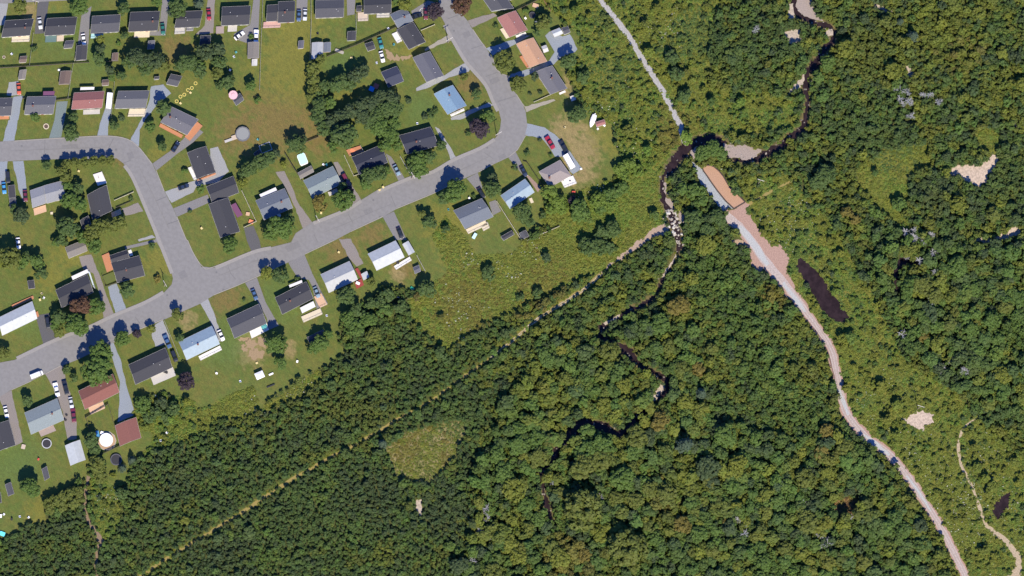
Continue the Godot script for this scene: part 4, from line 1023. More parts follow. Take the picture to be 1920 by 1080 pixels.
# ---------------------------------------------------------------- fences
const FENCES := [
	["A -40 616 265 598 660 572 800 566", "wood", 1.6, "long dark wooden fence between the two rows of yards, upper left"],
	["A 960 556 1062 552", "wood", 1.6, "short dark fence beside the narrow brown shed"],
	["A 265 590 300 300", "wire", 1.2, "wire fence between the first two top-row yards"],
	["A 612 880 660 572", "wire", 1.2, "wire fence left of the brick-red roofed bungalow's back lawn"],
	["A 670 550 690 400", "white", 1.3, "pale fence along the left of the white car's garage"],
	["A 1000 1060 1030 740", "wire", 1.1, "wire fence right of the white camper"],
	["A 205 890 245 880", "wood", 1.4, "short dark fence at the orange car's driveway"],
	["A 505 905 650 885", "wood", 1.4, "dark fence at the top of the teal-grey driveway"],
	["B 415 810 428 400 446 -20", "wire", 1.3, "tall wire fence along the left of the long field"],
	["B 868 560 880 200 878 -20", "wire", 1.3, "wire fence along the right of the long field"],
	["B 1022 512 1290 405 1640 248", "wood", 1.7, "diagonal dark board fence above the teal and white cars"],
	["B 1282 130 1286 280", "wire", 1.2, "wire fence above the black-roofed shed with white sides"],
	["B 1870 275 1990 225", "white", 1.1, "pale fence right of the white-decked dark house"],
	["E 645 305 720 430 800 552", "wood", 1.7, "dark picket fence left of the mint-covered pool"],
	["E 835 200 945 155", "wood", 1.6, "dark picket fence above the mint pool's lawn"],
	["E 1178 322 1262 505 1345 480", "white", 1.2, "pale fence round the side yard of the black-roofed house"],
	["E 255 640 385 915 275 968", "white", 1.5, "pale fence around the purple-canopy house's yard"],
	["E 1680 330 1765 480", "wire", 1.2, "wire fence right of the silver car"],
	["F 868 372 900 380 1040 590", "hedge", 1.0, "dark low board fence between the two lower bend houses"],
	["F 630 735 852 1085", "white", 1.2, "light fence line running down beside the dark shed"],
	["F 905 1085 1190 960", "white", 1.3, "pale fence along the foot of the yard by the meadow"],
	["I 768 522 972 400 1082 772 888 862 868 790", "wood", 1.7, "dark board fence around the round pool yard"],
	["I 770 522 822 680", "wood", 1.5, "dark fence on the left of the pool yard"],
	["D 1030 725 1200 650", "white", 1.2, "bright white fence at the hedged house's front lawn"],
	["D 1045 790 1200 725", "wood", 1.0, "low dark fence beside the bright white one"],
	["C 805 95 905 48 1060 -30", "wood", 1.8, "dark board fence round the top of the walled garden"],
	["C 1050 0 1115 100", "brick", 1.4, "reddish fence on the right of the walled garden"],
	["C 965 920 1110 855", "white", 1.0, "pale fence under the grey bungalow at the bend"],
	["H 1630 582 1790 512", "wood", 1.2, "short dark fence at the edge of the wood below the white-roofed bungalow"],
	["H 1905 280 1830 140", "wire", 1.1, "wire fence right of the small grey shed"],
	["G 918 320 950 420 1050 385", "wood", 1.3, "dark fence around the square of lawn beside the orange deck"],
	["G 1480 730 1610 1050", "wire", 1.0, "wire fence along the pale driveway above the sky-blue roof"],
]

func build_fences() -> void:
	var tone := {"wood": Color(0.10, 0.085, 0.07), "wire": Color(0.34, 0.34, 0.30), "white": Color(0.58, 0.55, 0.46), "hedge": Color(0.07, 0.06, 0.045), "brick": Color(0.34, 0.17, 0.12)}
	for d in FENCES:
		var line := pts(d[0])
		var org := at(line[0])
		var t := thing("fence", org, 0.0, d[3], "fence", "yard fences")
		var m := mat("fence_" + d[1], tone[d[1]], 0.85)
		for i in line.size() - 1:
			var a := at(line[i]) - org
			var b := at(line[i + 1]) - org
			var n := maxi(1, int((b - a).length() / 3.0))
			var x := (b - a).normalized()
			var bas := Basis(x, Vector3.UP, x.cross(Vector3.UP))
			for k in n + 1:
				if k == n and i < line.size() - 2: continue
				part("post", box_mesh(Vector3(0, d[2] * 0.5, 0), Vector3(0.16, d[2] + 0.1, 0.16), bas), m, t, a.lerp(b, float(k) / n))
			for k in n:
				var seg := (b - a).length() / n - 0.17
				var st := begin()
				if d[1] == "wire":
					box(st, Vector3(0, d[2] - 0.05, 0), Vector3(seg, 0.06, 0.06), bas)
					for r in 6: box(st, Vector3(0, d[2] * (r + 0.5) / 7.0, 0), Vector3(seg, 0.02, 0.02), bas)
				else:
					for r in int(seg / 0.3): box(st, x * (-seg * 0.5 + (r + 0.5) * seg / int(seg / 0.3)) + Vector3(0, d[2] * 0.5 + 0.03, 0), Vector3(0.26, d[2] - 0.1, 0.03), bas)
					box(st, Vector3(0, d[2] * 0.8, 0) + bas.z * 0.04, Vector3(seg, 0.09, 0.05), bas)
				part("panel", done(st), m, t, a.lerp(b, (k + 0.5) / n))

# ---------------------------------------------------------------- vehicles (front towards +x)
func loft(secs: Array) -> ArrayMesh:        # skin over sections [x, low, high, half width low, half width high]
	var st := begin()
	var rings: Array = []
	for s in secs:
		var e: float = minf(0.12, (s[2] - s[1]) * 0.3)
		rings.append([Vector3(s[0], s[1], -s[3]), Vector3(s[0], s[2] - e, -s[4]), Vector3(s[0], s[2], -s[4] + e), Vector3(s[0], s[2], s[4] - e), Vector3(s[0], s[2] - e, s[4]), Vector3(s[0], s[1], s[3])])
	for i in rings.size() - 1:
		var mid: Vector3 = (rings[i][0] + rings[i][3] + rings[i + 1][0] + rings[i + 1][3] + rings[i][5] + rings[i + 1][5]) / 6.0
		for k in 6:
			var j := (k + 1) % 6
			var f: Array = [rings[i][k], rings[i][j], rings[i + 1][j], rings[i + 1][k]]
			face(st, f, (f[0] + f[1] + f[2] + f[3]) * 0.25 - mid)
	face(st, rings[0], Vector3.LEFT)
	face(st, rings[rings.size() - 1], Vector3.RIGHT)
	return done(st)

var car_shapes := {}

func car_shape(kind: String) -> Dictionary:
	if car_shapes.has(kind): return car_shapes[kind]
	var s := {}
	match kind:
		"car":
			s.body = loft([[-2.28, 0.45, 0.78, 0.72, 0.66], [-2.15, 0.25, 0.95, 0.85, 0.80], [-1.2, 0.22, 1.0, 0.89, 0.86], [0.6, 0.22, 0.98, 0.89, 0.86], [1.6, 0.22, 0.88, 0.87, 0.80], [2.15, 0.28, 0.74, 0.80, 0.70], [2.28, 0.42, 0.62, 0.62, 0.55]])
			s.glass = loft([[-1.75, 0.94, 0.99, 0.80, 0.74], [-1.0, 0.94, 1.43, 0.82, 0.62], [0.15, 0.94, 1.45, 0.82, 0.62], [0.95, 0.94, 0.98, 0.80, 0.74]])
			s.top = loft([[-0.98, 1.42, 1.47, 0.60, 0.56], [0.1, 1.43, 1.49, 0.60, 0.56]])
			s.len = 2.2; s.axle = [-1.32, 1.38]
		"suv":
			s.body = loft([[-2.3, 0.5, 0.95, 0.78, 0.72], [-2.2, 0.3, 1.08, 0.90, 0.86], [0.8, 0.28, 1.08, 0.93, 0.90], [1.8, 0.28, 1.0, 0.90, 0.84], [2.25, 0.34, 0.88, 0.82, 0.74], [2.36, 0.5, 0.75, 0.66, 0.6]])
			s.glass = loft([[-2.15, 1.05, 1.35, 0.86, 0.76], [-1.95, 1.05, 1.66, 0.86, 0.68], [0.3, 1.05, 1.68, 0.86, 0.68], [1.1, 1.05, 1.1, 0.84, 0.78]])
			s.top = loft([[-1.95, 1.65, 1.71, 0.67, 0.63], [0.25, 1.66, 1.73, 0.67, 0.63]])
			s.len = 2.28; s.axle = [-1.4, 1.45]
		"pickup":
			s.body = loft([[-2.75, 0.5, 0.72, 0.88, 0.88], [-2.7, 0.4, 0.75, 0.95, 0.95], [-0.9, 0.4, 0.75, 0.95, 0.95], [-0.88, 0.4, 1.15, 0.95, 0.93], [1.2, 0.4, 1.15, 0.95, 0.92], [2.3, 0.4, 1.08, 0.92, 0.86], [2.7, 0.45, 0.98, 0.86, 0.78]])
			s.glass = loft([[-0.85, 1.12, 1.75, 0.86, 0.70], [0.55, 1.12, 1.78, 0.86, 0.70], [1.3, 1.12, 1.18, 0.84, 0.78]])
			s.top = loft([[-0.83, 1.74, 1.82, 0.70, 0.66], [0.5, 1.76, 1.83, 0.70, 0.66]])
			var st := begin()
			for z in [-0.9, 0.9]: box(st, Vector3(-1.8, 0.95, z), Vector3(1.8, 0.45, 0.1))
			box(st, Vector3(-2.68, 0.95, 0), Vector3(0.1, 0.45, 1.7))
			s.bed = done(st)
			s.len = 2.66; s.axle = [-1.7, 1.7]
		"van":
			s.body = loft([[-2.6, 0.4, 1.7, 0.92, 0.80], [-2.5, 0.3, 2.0, 0.98, 0.84], [1.2, 0.3, 2.05, 0.98, 0.84], [1.9, 0.3, 1.2, 0.96, 0.84], [2.5, 0.35, 1.0, 0.88, 0.78], [2.6, 0.5, 0.9, 0.76, 0.7]])
			s.glass = loft([[1.22, 1.25, 1.95, 0.96, 0.84], [1.86, 1.22, 1.27, 0.93, 0.84]])
			s.top = loft([[-2.2, 2.0, 2.09, 0.7, 0.66], [1.0, 2.0, 2.12, 0.7, 0.66]])
			s.len = 2.5; s.axle = [-1.6, 1.6]
		"camper":
			s.body = loft([[-3.2, 0.55, 2.5, 1.1, 1.02], [-3.1, 0.45, 2.7, 1.18, 1.1], [2.6, 0.45, 2.7, 1.18, 1.1], [3.05, 0.6, 2.3, 1.1, 1.0]])
			s.glass = loft([[2.75, 1.5, 2.2, 1.02, 0.95], [3.1, 1.5, 2.0, 0.95, 0.9]])
			var st2 := begin()
			box(st2, Vector3(-0.6, 2.82, 0), Vector3(0.9, 0.26, 0.8))
			box(st2, Vector3(1.6, 2.77, 0.3), Vector3(0.5, 0.16, 0.5))
			s.top = done(st2)
			s.len = 3.0; s.axle = [-0.5, 0.4]
	car_shapes[kind] = s
	return s

const PAINT := {"white": [0.78, 0.78, 0.78], "silver": [0.50, 0.53, 0.56], "black": [0.018, 0.02, 0.025], "navy": [0.02, 0.03, 0.06], "blue": [0.05, 0.10, 0.20], "steel": [0.18, 0.26, 0.33], "red": [0.28, 0.02, 0.035], "maroon": [0.13, 0.02, 0.035], "orange": [0.48, 0.09, 0.04], "green": [0.02, 0.13, 0.10], "teal": [0.03, 0.19, 0.20], "skyblue": [0.05, 0.25, 0.5]}

# sheet, x, y, heading (degrees, clockwise from right), kind, paint, label
const CARS := [
	["A", 360, 210, 82, "car", "silver", "silver car on the dark driveway, top left"],
	["A", 752, 355, 82, "car", "white", "white car parked in front of the dark-roofed garage"],
	["A", 1465, 260, 84, "car", "green", "dark green car beside the bungalow's cream deck"],
	["A", 1880, 130, 86, "car", "red", "bright red car in the top row driveway"],
	["A", 170, 800, 86, "car", "orange", "orange-red car on the patio at the left edge"],
	["A", 982, 912, 96, "camper", "white", "white camper parked beside the brick-red roofed bungalow"],
	["B", 235, 320, -37, "car", "white", "white car standing askew on the wide driveway"],
	["B", 385, 332, 92, "pickup", "white", "white pickup in front of the taupe garage"],
	["B", 770, 140, 92, "car", "blue", "dark blue car beside the pink-decked stepped house"],
	["B", 825, 132, 92, "car", "silver", "silver-white car next to the dark blue one"],
	["B", 1832, 143, -18, "car", "black", "black car on the basketball driveway"],
	["B", 1912, 124, 90, "car", "maroon", "dark red car at the road end of the basketball driveway"],
	["B", 1505, 387, 75, "car", "teal", "teal car on the lawn below the diagonal fence"],
	["B", 1518, 510, 76, "car", "white", "white car on the lawn beside the worn patch"],
	["D", 72, 515, 86, "suv", "black", "black car on the pale blue driveway at the left edge"],
	["D", 36, 612, 84, "car", "skyblue", "bright blue car behind the black-roofed shed's left side"],
	["D", 228, 682, 86, "car", "maroon", "dark red car at the left end of the two-block grey house"],
	["D", 1580, 240, -58, "car", "navy", "navy car below the orange-decked house"],
	["D", 1652, 600, -20, "car", "navy", "navy car on the pale concrete driveway"],
	["E", 1190, 530, 62, "suv", "maroon", "maroon car beside the teal-grey roofed bungalow"],
	["E", 1650, 450, 64, "car", "steel", "silver-blue car beside the black-roofed house"],
	["E", 1680, 1015, 68, "car", "black", "black car in the driveway above the white-roofed bungalow"],
	["F", 1110, 205, 58, "pickup", "red", "red pickup on the curved blue-grey driveway"],
	["F", 1235, 245, 60, "pickup", "black", "black pickup in front of the long white camper"],
	["F", 1280, 378, 60, "camper", "white", "long white camper beside the taupe-roofed house"],
	["F", 872, 460, 62, "car", "navy", "dark car above the pale blue-grey house"],
	["F", 490, 655, 60, "car", "black", "dark car in the shade beside the house facing the meadow"],
	["G", 430, 745, 80, "suv", "black", "black car on the dark driveway of the white metal-roofed house"],
	["G", 165, 30, 84, "car", "white", "white vehicle on the grass among the trees at the left edge"],
	["G", 1505, 915, 66, "pickup", "blue", "dark blue pickup between the charcoal and sky-blue roofs"],
	["G", 1568, 1045, 68, "suv", "black", "black vehicle just below the dark blue pickup"],
	["H", 370, 490, 68, "car", "blue", "dark blue car on the driveway of the umbrella-deck bungalow"],
	["H", 930, 470, 68, "car", "steel", "steel-blue car beside the white-porch house"],
	["H", 70, 858, 66, "car", "white", "white car beside the sky-blue metal roof"],
	["I", 330, 132, -22, "van", "white", "white van parked on the lawn edge beside the road"],
	["I", 508, 268, 76, "pickup", "white", "white pickup with a dark cap beside the grey-green roof"],
	["I", 590, 250, 76, "pickup", "black", "black pickup next to the white one"],
	["I", 55, 468, 78, "car", "white", "white car on the brown driveway at the lower left"],
	["I", 662, 500, 84, "pickup", "maroon", "maroon pickup at the lower end of the row of pickups"],
	["I", 640, 385, 80, "car", "silver", "silver vehicle between the black and maroon pickups"],
]

func build_vehicles() -> void:
	var glass := mat("car_glass", Color(0.012, 0.016, 0.02), 0.08)
	var rubber := mat("rubber", Color(0.015, 0.015, 0.016), 0.9)
	var rim := mat("rim", Color(0.35, 0.35, 0.36), 0.35)
	var lamp := mat("headlamp", Color(0.7, 0.7, 0.68), 0.15)
	var tail := mat("taillamp", Color(0.30, 0.01, 0.01), 0.2)
	var wheel := begin()
	tube(wheel, Vector3(0, 0, -0.11), Vector3(0, 0, 0.11), 0.33, 0.33, 12)
	var wm := done(wheel)
	var hub := begin()
	tube(hub, Vector3(0, 0, -0.125), Vector3(0, 0, 0.125), 0.2, 0.2, 10)
	var hm := done(hub)
	var lm := box_mesh(Vector3.ZERO, Vector3(0.12, 0.14, 0.34))
	for d in CARS:
		var s: Dictionary = car_shape(d[4])
		var c: Array = PAINT[d[5]]
		var paint := mat("paint_" + d[5], Color(c[0], c[1], c[2]), 0.28)
		paint.clearcoat_enabled = true
		paint.clearcoat = 0.6
		paint.clearcoat_roughness = 0.08
		var p := at(T(d[0], d[1], d[2]), 0.8)
		p.y = 0.13
		var t := thing("camper_van" if d[4] == "camper" else "parked_" + ("car" if d[4] == "suv" else d[4]), p, -deg_to_rad(d[3]), d[6], "car" if d[4] == "suv" else d[4], "vehicles parked at the houses")
		part("body", s.body, paint, t)
		part("window_glass", s.glass, glass, t)
		part("roof_panel", s.top, paint, t)
		if s.has("bed"): part("cargo_bed_wall", s.bed, paint, t)
		for x in s.axle:
			for z in [-0.8, 0.8]:
				var wh := part("wheel", wm, rubber, t, Vector3(x, 0.33, z * (1.25 if d[4] == "camper" else 1.0)))
				part("rim", hm, rim, wh)
		for z in [-0.55, 0.55]:
			part("headlight", lm, lamp, t, Vector3(s.len, 0.66, z))
			part("taillight", lm, tail, t, Vector3(-s.len - 0.02, 0.76, z * 1.15))

# ---------------------------------------------------------------- pools, trampolines, poles and other yard things
func build_yard_things() -> void:
	var white := mat("white_plastic", Color(0.76, 0.76, 0.75), 0.5)
	var dark := mat("dark_net", Color(0.02, 0.02, 0.026), 0.8)
	var steel := mat("galvanised", Color(0.42, 0.43, 0.44), 0.4)
	var blue := mat("pool_blue", Color(0.05, 0.22, 0.42), 0.5)
	var wood := mat("timber", Color(0.42, 0.28, 0.18), 0.85, grain("boards", 0.05, 0.62, 1.0, 4), 2.0)
	# swimming pool with cover
	var t := thing("swimming_pool", at(T("I", 955, 722)), 0, "round above-ground pool with a white cover and blue wall", "pool")
	part("wall", ring_mesh(2.35, 2.6, 1.25, 1.25, 28), blue, t)
	part("cover", disc_mesh(2.4, 1.18, 0.1, 28), mat("pool_cover", Color(0.70, 0.80, 0.82), 0.35), t)
	part("rim", ring_mesh(2.38, 2.68, 1.32, 0.08, 28), white, t)
	var deck := begin()
	for e in [[-1.9, -2.9, 1.9, 1.3], [2.9, 1.2, 1.3, 3.4]]: slab(deck, [Vector3(e[0] - e[2], .12, e[1] - e[3]) * Vector3(.6, 1, .6), Vector3(e[0] + e[2], .12, e[1] - e[3]) * Vector3(.6, 1, .6), Vector3(e[0] + e[2], .12, e[1] + e[3]) * Vector3(.6, 1, .6), Vector3(e[0] - e[2], .12, e[1] + e[3]) * Vector3(.6, 1, .6)], 0.1)
	t = thing("pool_terrace", at(T("I", 960, 728)), 0, "brown paved terrace around the round white-covered pool", "terrace")
	part("paving", disc_mesh(3.7, 0.06, 0.05, 10), wood, t)
	part("edging", ring_mesh(3.66, 3.8, 0.09, 0.08, 10), steel, t)
	# grey pool with octagonal rim
	t = thing("swimming_pool", at(T("E", 265, 125), 1.0), 0, "round grey-covered pool with a dark rim, above the playhouse", "pool")
	t.position.y = 0
	part("wall", ring_mesh(2.5, 2.95, 1.2, 1.2, 12), mat("pool_rim", Color(0.12, 0.12, 0.13), 0.6), t)
	part("cover", disc_mesh(2.55, 1.1, 0.1, 12), mat("pool_grey", Color(0.24, 0.25, 0.245), 0.6, grain("gravel", 0.05, 0.6, 1.0, 5), 3.0), t)
	t = thing("pool_deck", at(T("E", 150, 178), 0.7), deg_to_rad(20), "narrow white walkway leading from the concrete yard to the grey pool", "deck")
	t.position.y = 0
	part("walkway", box_mesh(Vector3(-0.4, 0.55, 0), Vector3(3.6, 0.12, 1.0)), mat("deck_stone", Color(0.48, 0.46, 0.43), 0.85, grain("boards", 0.05, 0.62, 1.0, 4), 2.5), t)
	part("platform", box_mesh(Vector3(1.9, 0.6, -0.3), Vector3(2.0, 0.14, 1.8)), mat("deck_beige", Color(0.52, 0.43, 0.34), 0.85, grain("boards", 0.05, 0.62, 1.0, 4), 2.5), t)
	for x in [-2.0, 0.0, 1.4, 2.7]: part("leg", box_mesh(Vector3.ZERO, Vector3(0.1, 0.55, 0.1)), wood, t, Vector3(x, 0.27, 0))
	# mint pool cover
	t = thing("swimming_pool", at(T("E", 802, 355)), deg_to_rad(-68), "oblong pool under a mint-green cover on the lawn", "pool")
	var st := begin()
	slab(st, [Vector3(-2.3, .5, -1.3), Vector3(-1.7, .5, -1.65), Vector3(1.7, .5, -1.65), Vector3(2.3, .5, -1.3), Vector3(2.3, .5, 1.3), Vector3(1.7, .5, 1.65), Vector3(-1.7, .5, 1.65), Vector3(-2.3, .5, 1.3)], 0.5)
	part("wall", done(st), white, t)
	st = begin()
	slab(st, [Vector3(-2.2, .55, -1.2), Vector3(-1.6, .55, -1.5), Vector3(1.6, .55, -1.5), Vector3(2.0, .55, -1.2), Vector3(2.0, .55, 1.2), Vector3(1.6, .55, 1.5), Vector3(-1.6, .55, 1.5), Vector3(-2.2, .55, 1.2)], 0.04)
	part("cover", done(st), mat("mint", Color(0.42, 0.78, 0.70), 0.5), t)
	# trampolines
	for d in [["I", 420, 752, 1.95, "black trampoline with a pale rim below the grey-green roofed house"], ["I", 1045, 896, 2.3, "black trampoline on the lawn below the rust-red garage"], ["C", 950, 136, 1.3, "small black trampoline in the walled garden"]]:
		t = thing("trampoline", at(T(d[0], d[1], d[2]), 0.9), 0, d[4], "trampoline", "trampolines")
		t.position.y = 0
		part("mat", disc_mesh(d[3] * 0.86, 0.88, 0.02), dark, t)
		part("padding", ring_mesh(d[3] * 0.84, d[3], 0.93, 0.06), steel if d[1] == 420 else mat("padding", Color(0.07, 0.07, 0.085), 0.7), t)
		for k in 6:
			var a := TAU * k / 6.0
			var ls := begin()
			tube(ls, Vector3(0, 0, 0), Vector3(0, 0.88, 0), 0.04, 0.04, 5)
			part("leg", done(ls), steel, t, Vector3(cos(a), 0, sin(a)) * d[3] * 0.95)
	# fire pits / flower rings
	for d in [["D", 415, 58, 1.15, "round stone fire pit on the lawn beside the teal-grey driveway"], ["A", 35, 515, 0.6, "small rusty garden ring on the lawn at the far left"]]:
		t = thing("garden_ring", at(T(d[0], d[1], d[2])), 0, d[4], "fire pit")
		part("stones", ring_mesh(d[3] * 0.72, d[3], 0.3, 0.3, 14), mat("deck_cream", Color(0.62, 0.54, 0.40), 0.85, grain("boards", 0.05, 0.62, 1.0, 4), 2.5), t)
		part("ash", disc_mesh(d[3] * 0.7, 0.08, 0.06, 14), mat("ash", Color(0.09, 0.06, 0.05), 0.95), t)
	# boat on the lawn
	t = thing("motor_boat", at(T("P", 1111, 227), 0.8), deg_to_rad(-109), "white motor boat stored beside the small dusty red shed", "boat")
	t.position.y = 0.3
	part("hull", loft([[-2.6, 0.35, 0.95, 0.55, 0.85], [-1.0, 0.1, 0.95, 0.5, 1.05], [0.9, 0.1, 1.05, 0.42, 0.95], [2.1, 0.3, 1.15, 0.2, 0.5], [2.75, 0.8, 1.2, 0.04, 0.06]]), white, t)
	part("cover", loft([[-2.4, 0.93, 1.05, 0.8, 0.6], [-0.5, 0.93, 1.35, 0.95, 0.5], [1.6, 1.0, 1.2, 0.7, 0.35]]), mat("tarp", Color(0.80, 0.80, 0.80), 0.6), t)
	part("motor", box_mesh(Vector3(-2.9, 0.8, 0), Vector3(0.4, 0.8, 0.4)), white, t)
	for x in [-1.2, 1.0]: part("cradle", box_mesh(Vector3(x, -0.05, 0), Vector3(0.2, 0.4, 1.2)), wood, t)
	# white party tent
	t = thing("garden_tent", at(T("K", 417, 136), 2.2), deg_to_rad(24), "white square garden tent on the big back lawn", "tent")
	t.position.y = 0
	st = begin()
	for k in 4:
		var a := Vector3(-1.7, 2.1, -1.35) if k == 0 else Vector3(1.7, 2.1, -1.35) if k == 1 else Vector3(1.7, 2.1, 1.35) if k == 2 else Vector3(-1.7, 2.1, 1.35)
		var b := Vector3(1.7, 2.1, -1.35) if k == 0 else Vector3(1.7, 2.1, 1.35) if k == 1 else Vector3(-1.7, 2.1, 1.35) if k == 2 else Vector3(-1.7, 2.1, -1.35)
		face(st, [a, b, Vector3(0, 2.75, 0)], a + b)
		face(st, [a, b, b - Vector3(0, .3, 0), a - Vector3(0, .3, 0)], (a + b) * Vector3(1, 0, 1))
	part("canopy", done(st), mat("tarp", Color(0.80, 0.80, 0.80), 0.6), t)
	for x in [-1.65, 1.65]:
		for z in [-1.3, 1.3]:
			var ps := begin()
			tube(ps, Vector3.ZERO, Vector3(0, 2.1, 0), 0.04, 0.04, 5)
			part("pole", done(ps), steel, t, Vector3(x, 0, z))
	# pink gazebo beside a shed
	t = thing("gazebo", at(T("B", 178, 855), 2.2), deg_to_rad(25), "pink cloth gazebo beside the grey shed, left of the brown field", "gazebo")
	t.position.y = 0
	part("canopy", disc_mesh(1.8, 2.35, 0.12, 10), mat("pink_cloth", Color(0.62, 0.38, 0.42), 0.8), t)
	part("finial", disc_mesh(0.7, 2.6, 0.26, 8), mat("pink_cloth", Color(0.62, 0.38, 0.42), 0.8), t)
	for k in 5:
		var ps := begin()
		tube(ps, Vector3.ZERO, Vector3(0, 2.3, 0), 0.05, 0.05, 5)
		part("pole", done(ps), white, t, Vector3(cos(k * TAU / 5), 0, sin(k * TAU / 5)) * 1.6)
	# sets of garden furniture and toys: top plate, legs
	for d in [["K", 520, 127, 1.9, 0.7, -25, white, "white garden bench right of the white tent"], ["K", 517, 232, 3.4, 0.5, -22, dark, "long dark and pale seesaw frame on the back lawn"], ["H", 1300, 390, 1.6, 1.1, 25, white, "white table on the red deck"], ["H", 1790, 435, 1.6, 1.0, 35, mat("toy_green", Color(0.02, 0.30, 0.18), 0.5), "green garden slide on the lawn at the wood's edge"], ["B", 1425, 800, 2.0, 1.9, 25, mat("tarp_blue", Color(0.03, 0.24, 0.55), 0.6), "bright blue tarpaulin stand near the navy and silver garage"], ["B", 1465, 775, 2.0, 2.0, 25, mat("tarp_red", Color(0.42, 0.10, 0.07), 0.7), "brick-red tarpaulin stand near the navy and silver garage"], ["E", 340, 915, 1.9, 1.5, 20, mat("toy_orange", Color(0.62, 0.20, 0.09), 0.6), "orange playset at the corner of the purple-canopy yard"], ["E", 310, 845, 1.5, 1.4, 10, mat("deck_peach", Color(0.58, 0.38, 0.25), 0.85), "peach garden table in the purple-canopy yard"], ["I", 880, 668, 1.2, 2.8, -12, blue, "blue inflatable slide beside the round pool"], ["I", 918, 655, 1.3, 1.2, 20, white, "white garden table above the round pool"], ["J", 20, 700, 2.2, 1.7, 20, mat("aqua_plastic", Color(0.12, 0.62, 0.70), 0.5), "bright aqua paddling pool at the lower left edge"], ["I", 1388, 325, 1.2, 1.2, 30, white, "white garden box with a dark centre near the purple tree"], ["F", 1322, 650, 1.4, 0.8, 0, mat("toy_red", Color(0.5, 0.06, 0.03), 0.6), "small red cart on the lawn below the white deck"], ["F", 430, 1045, 1.3, 2.4, 30, mat("aqua_pale", Color(0.45, 0.62, 0.62), 0.5), "pale green upturned boat below the cream deck by the meadow"], ["D", 465, 838, 1.0, 1.0, 0, mat("deck_cream", Color(0.62, 0.54, 0.40), 0.85), "cream garden table on the lawn below the two-block grey house"], ["I", 210, 780, 1.6, 1.8, 15, mat("deck_beige", Color(0.52, 0.43, 0.34), 0.85), "beige stone slab beside the brown driveway, lower left"], ["E", 1255, 275, 2.0, 1.2, 20, mat("toy_orange", Color(0.62, 0.20, 0.09), 0.6), "orange garden table behind the black-roofed house"], ["E", 590, 858, 1.5, 1.0, 20, mat("paleaqua", Color(0.50, 0.60, 0.66), 0.6), "pale blue doorstep table in front of the narrow-patio bungalow"], ["B", 1640, 30, 0.0, 0.0, 0, white, ""], ["H", 1660, 205, 1.2, 0.9, 30, dark, "black chairs and table on the white back deck"], ["I", 1490, 110, 1.8, 0.9, 22, dark, "dark furniture on the pale patio above the purple tree"], ["C", 980, 50, 2.4, 1.6, 20, mat("deck_peach", Color(0.58, 0.38, 0.25), 0.85), "peach-coloured table in the walled garden"], ["B", 1135, 462, 3.6, 1.2, 22, mat("roof_woodgrey2", Color(0.30, 0.28, 0.25), 0.85), "stack of grey planks along the diagonal fence"], ["J", 5, 540, 1.0, 1.4, 0, white, "white toy heap at the lower left edge of the lawn"]]:
		if d[3] == 0.0: continue
		t = thing("garden_table" if "table" in d[7] else "garden_item", at(T(d[0], d[1], d[2]), 0.6), -deg_to_rad(d[5]), d[7], "garden furniture", "things left out in the yards")
		t.position.y = 0.52 if "deck" in d[7] or "patio" in d[7] else 0.0
		st = begin()
		var hx: float = d[3] * 0.5
		var hz: float = d[4] * 0.5
		slab(st, [Vector3(-hx, .62, -hz * .8), Vector3(-hx * .8, .62, -hz), Vector3(hx * .8, .62, -hz), Vector3(hx, .62, -hz * .8), Vector3(hx, .62, hz * .8), Vector3(hx * .8, .62, hz), Vector3(-hx * .8, .62, hz), Vector3(-hx, .62, hz * .8)], 0.12)
		part("top", done(st), d[6], t)
		for x in [-1, 1]:
			for z in [-1, 1]: part("leg", box_mesh(Vector3(0, 0.25, 0), Vector3(0.08, 0.5, 0.08)), wood, t, Vector3(x * hx * 0.7, 0, z * hz * 0.7))
	# chairs left about the lawns
	var spots := [["A", 105, 485, "white"], ["A", 530, 630, "white"], ["D", 710, 460, "cream"], ["E", 1495, 630, "cream"], ["E", 1530, 605, "cream"], ["E", 970, 838, "cream"], ["F", 385, 705, "white"], ["F", 195, 805, "teal"], ["H", 1130, 110, "cream"], ["H", 1020, 680, "white"], ["I", 345, 895, "red"], ["K", 30, 120, "white"], ["K", 242, 190, "white"], ["K", 755, 15, "white"], ["K", 390, 28, "cream"], ["B", 185, 510, "white"], ["B", 205, 470, "teal"], ["B", 150, 630, "white"], ["B", 1240, 520, "cream"], ["B", 1470, 565, "white"], ["B", 1625, 400, "teal"], ["C", 985, 200, "white"], ["C", 890, 165, "white"], ["B", 1575, 255, "white"], ["E", 400, 175, "teal"], ["E", 990, 400, "white"], ["E", 1020, 405, "teal"], ["F", 1245, 65, "cream"], ["F", 1540, 80, "white"], ["F", 1600, 50, "white"], ["B", 940, 300, "black"], ["J", 105, 570, "black"], ["J", 178, 545, "white"], ["J", 258, 552, "white"], ["J", 35, 525, "white"], ["A", 1715, 835, "cream"], ["A", 1625, 930, "cream"], ["E", 1835, 30, "white"], ["H", 1665, 510, "white"], ["H", 1610, 535, "white"], ["G", 360, 540, "cream"], ["G", 375, 480, "cream"], ["G", 395, 520, "white"], ["I", 1500, 655, "white"], ["I", 1445, 725, "white"], ["I", 590, 540, "black"], ["I", 600, 495, "black"], ["F", 1390, 440, "white"], ["F", 1240, 545, "black"], ["F", 1290, 540, "black"], ["D", 895, 515, "black"], ["D", 1815, 975, "cream"]]
	var paints := {"white": white, "cream": mat("cream_plastic", Color(0.55, 0.46, 0.22), 0.6), "teal": mat("teal_plastic", Color(0.08, 0.30, 0.30), 0.5), "red": mat("red_plastic", Color(0.42, 0.07, 0.05), 0.5), "black": dark}
	var many := {}
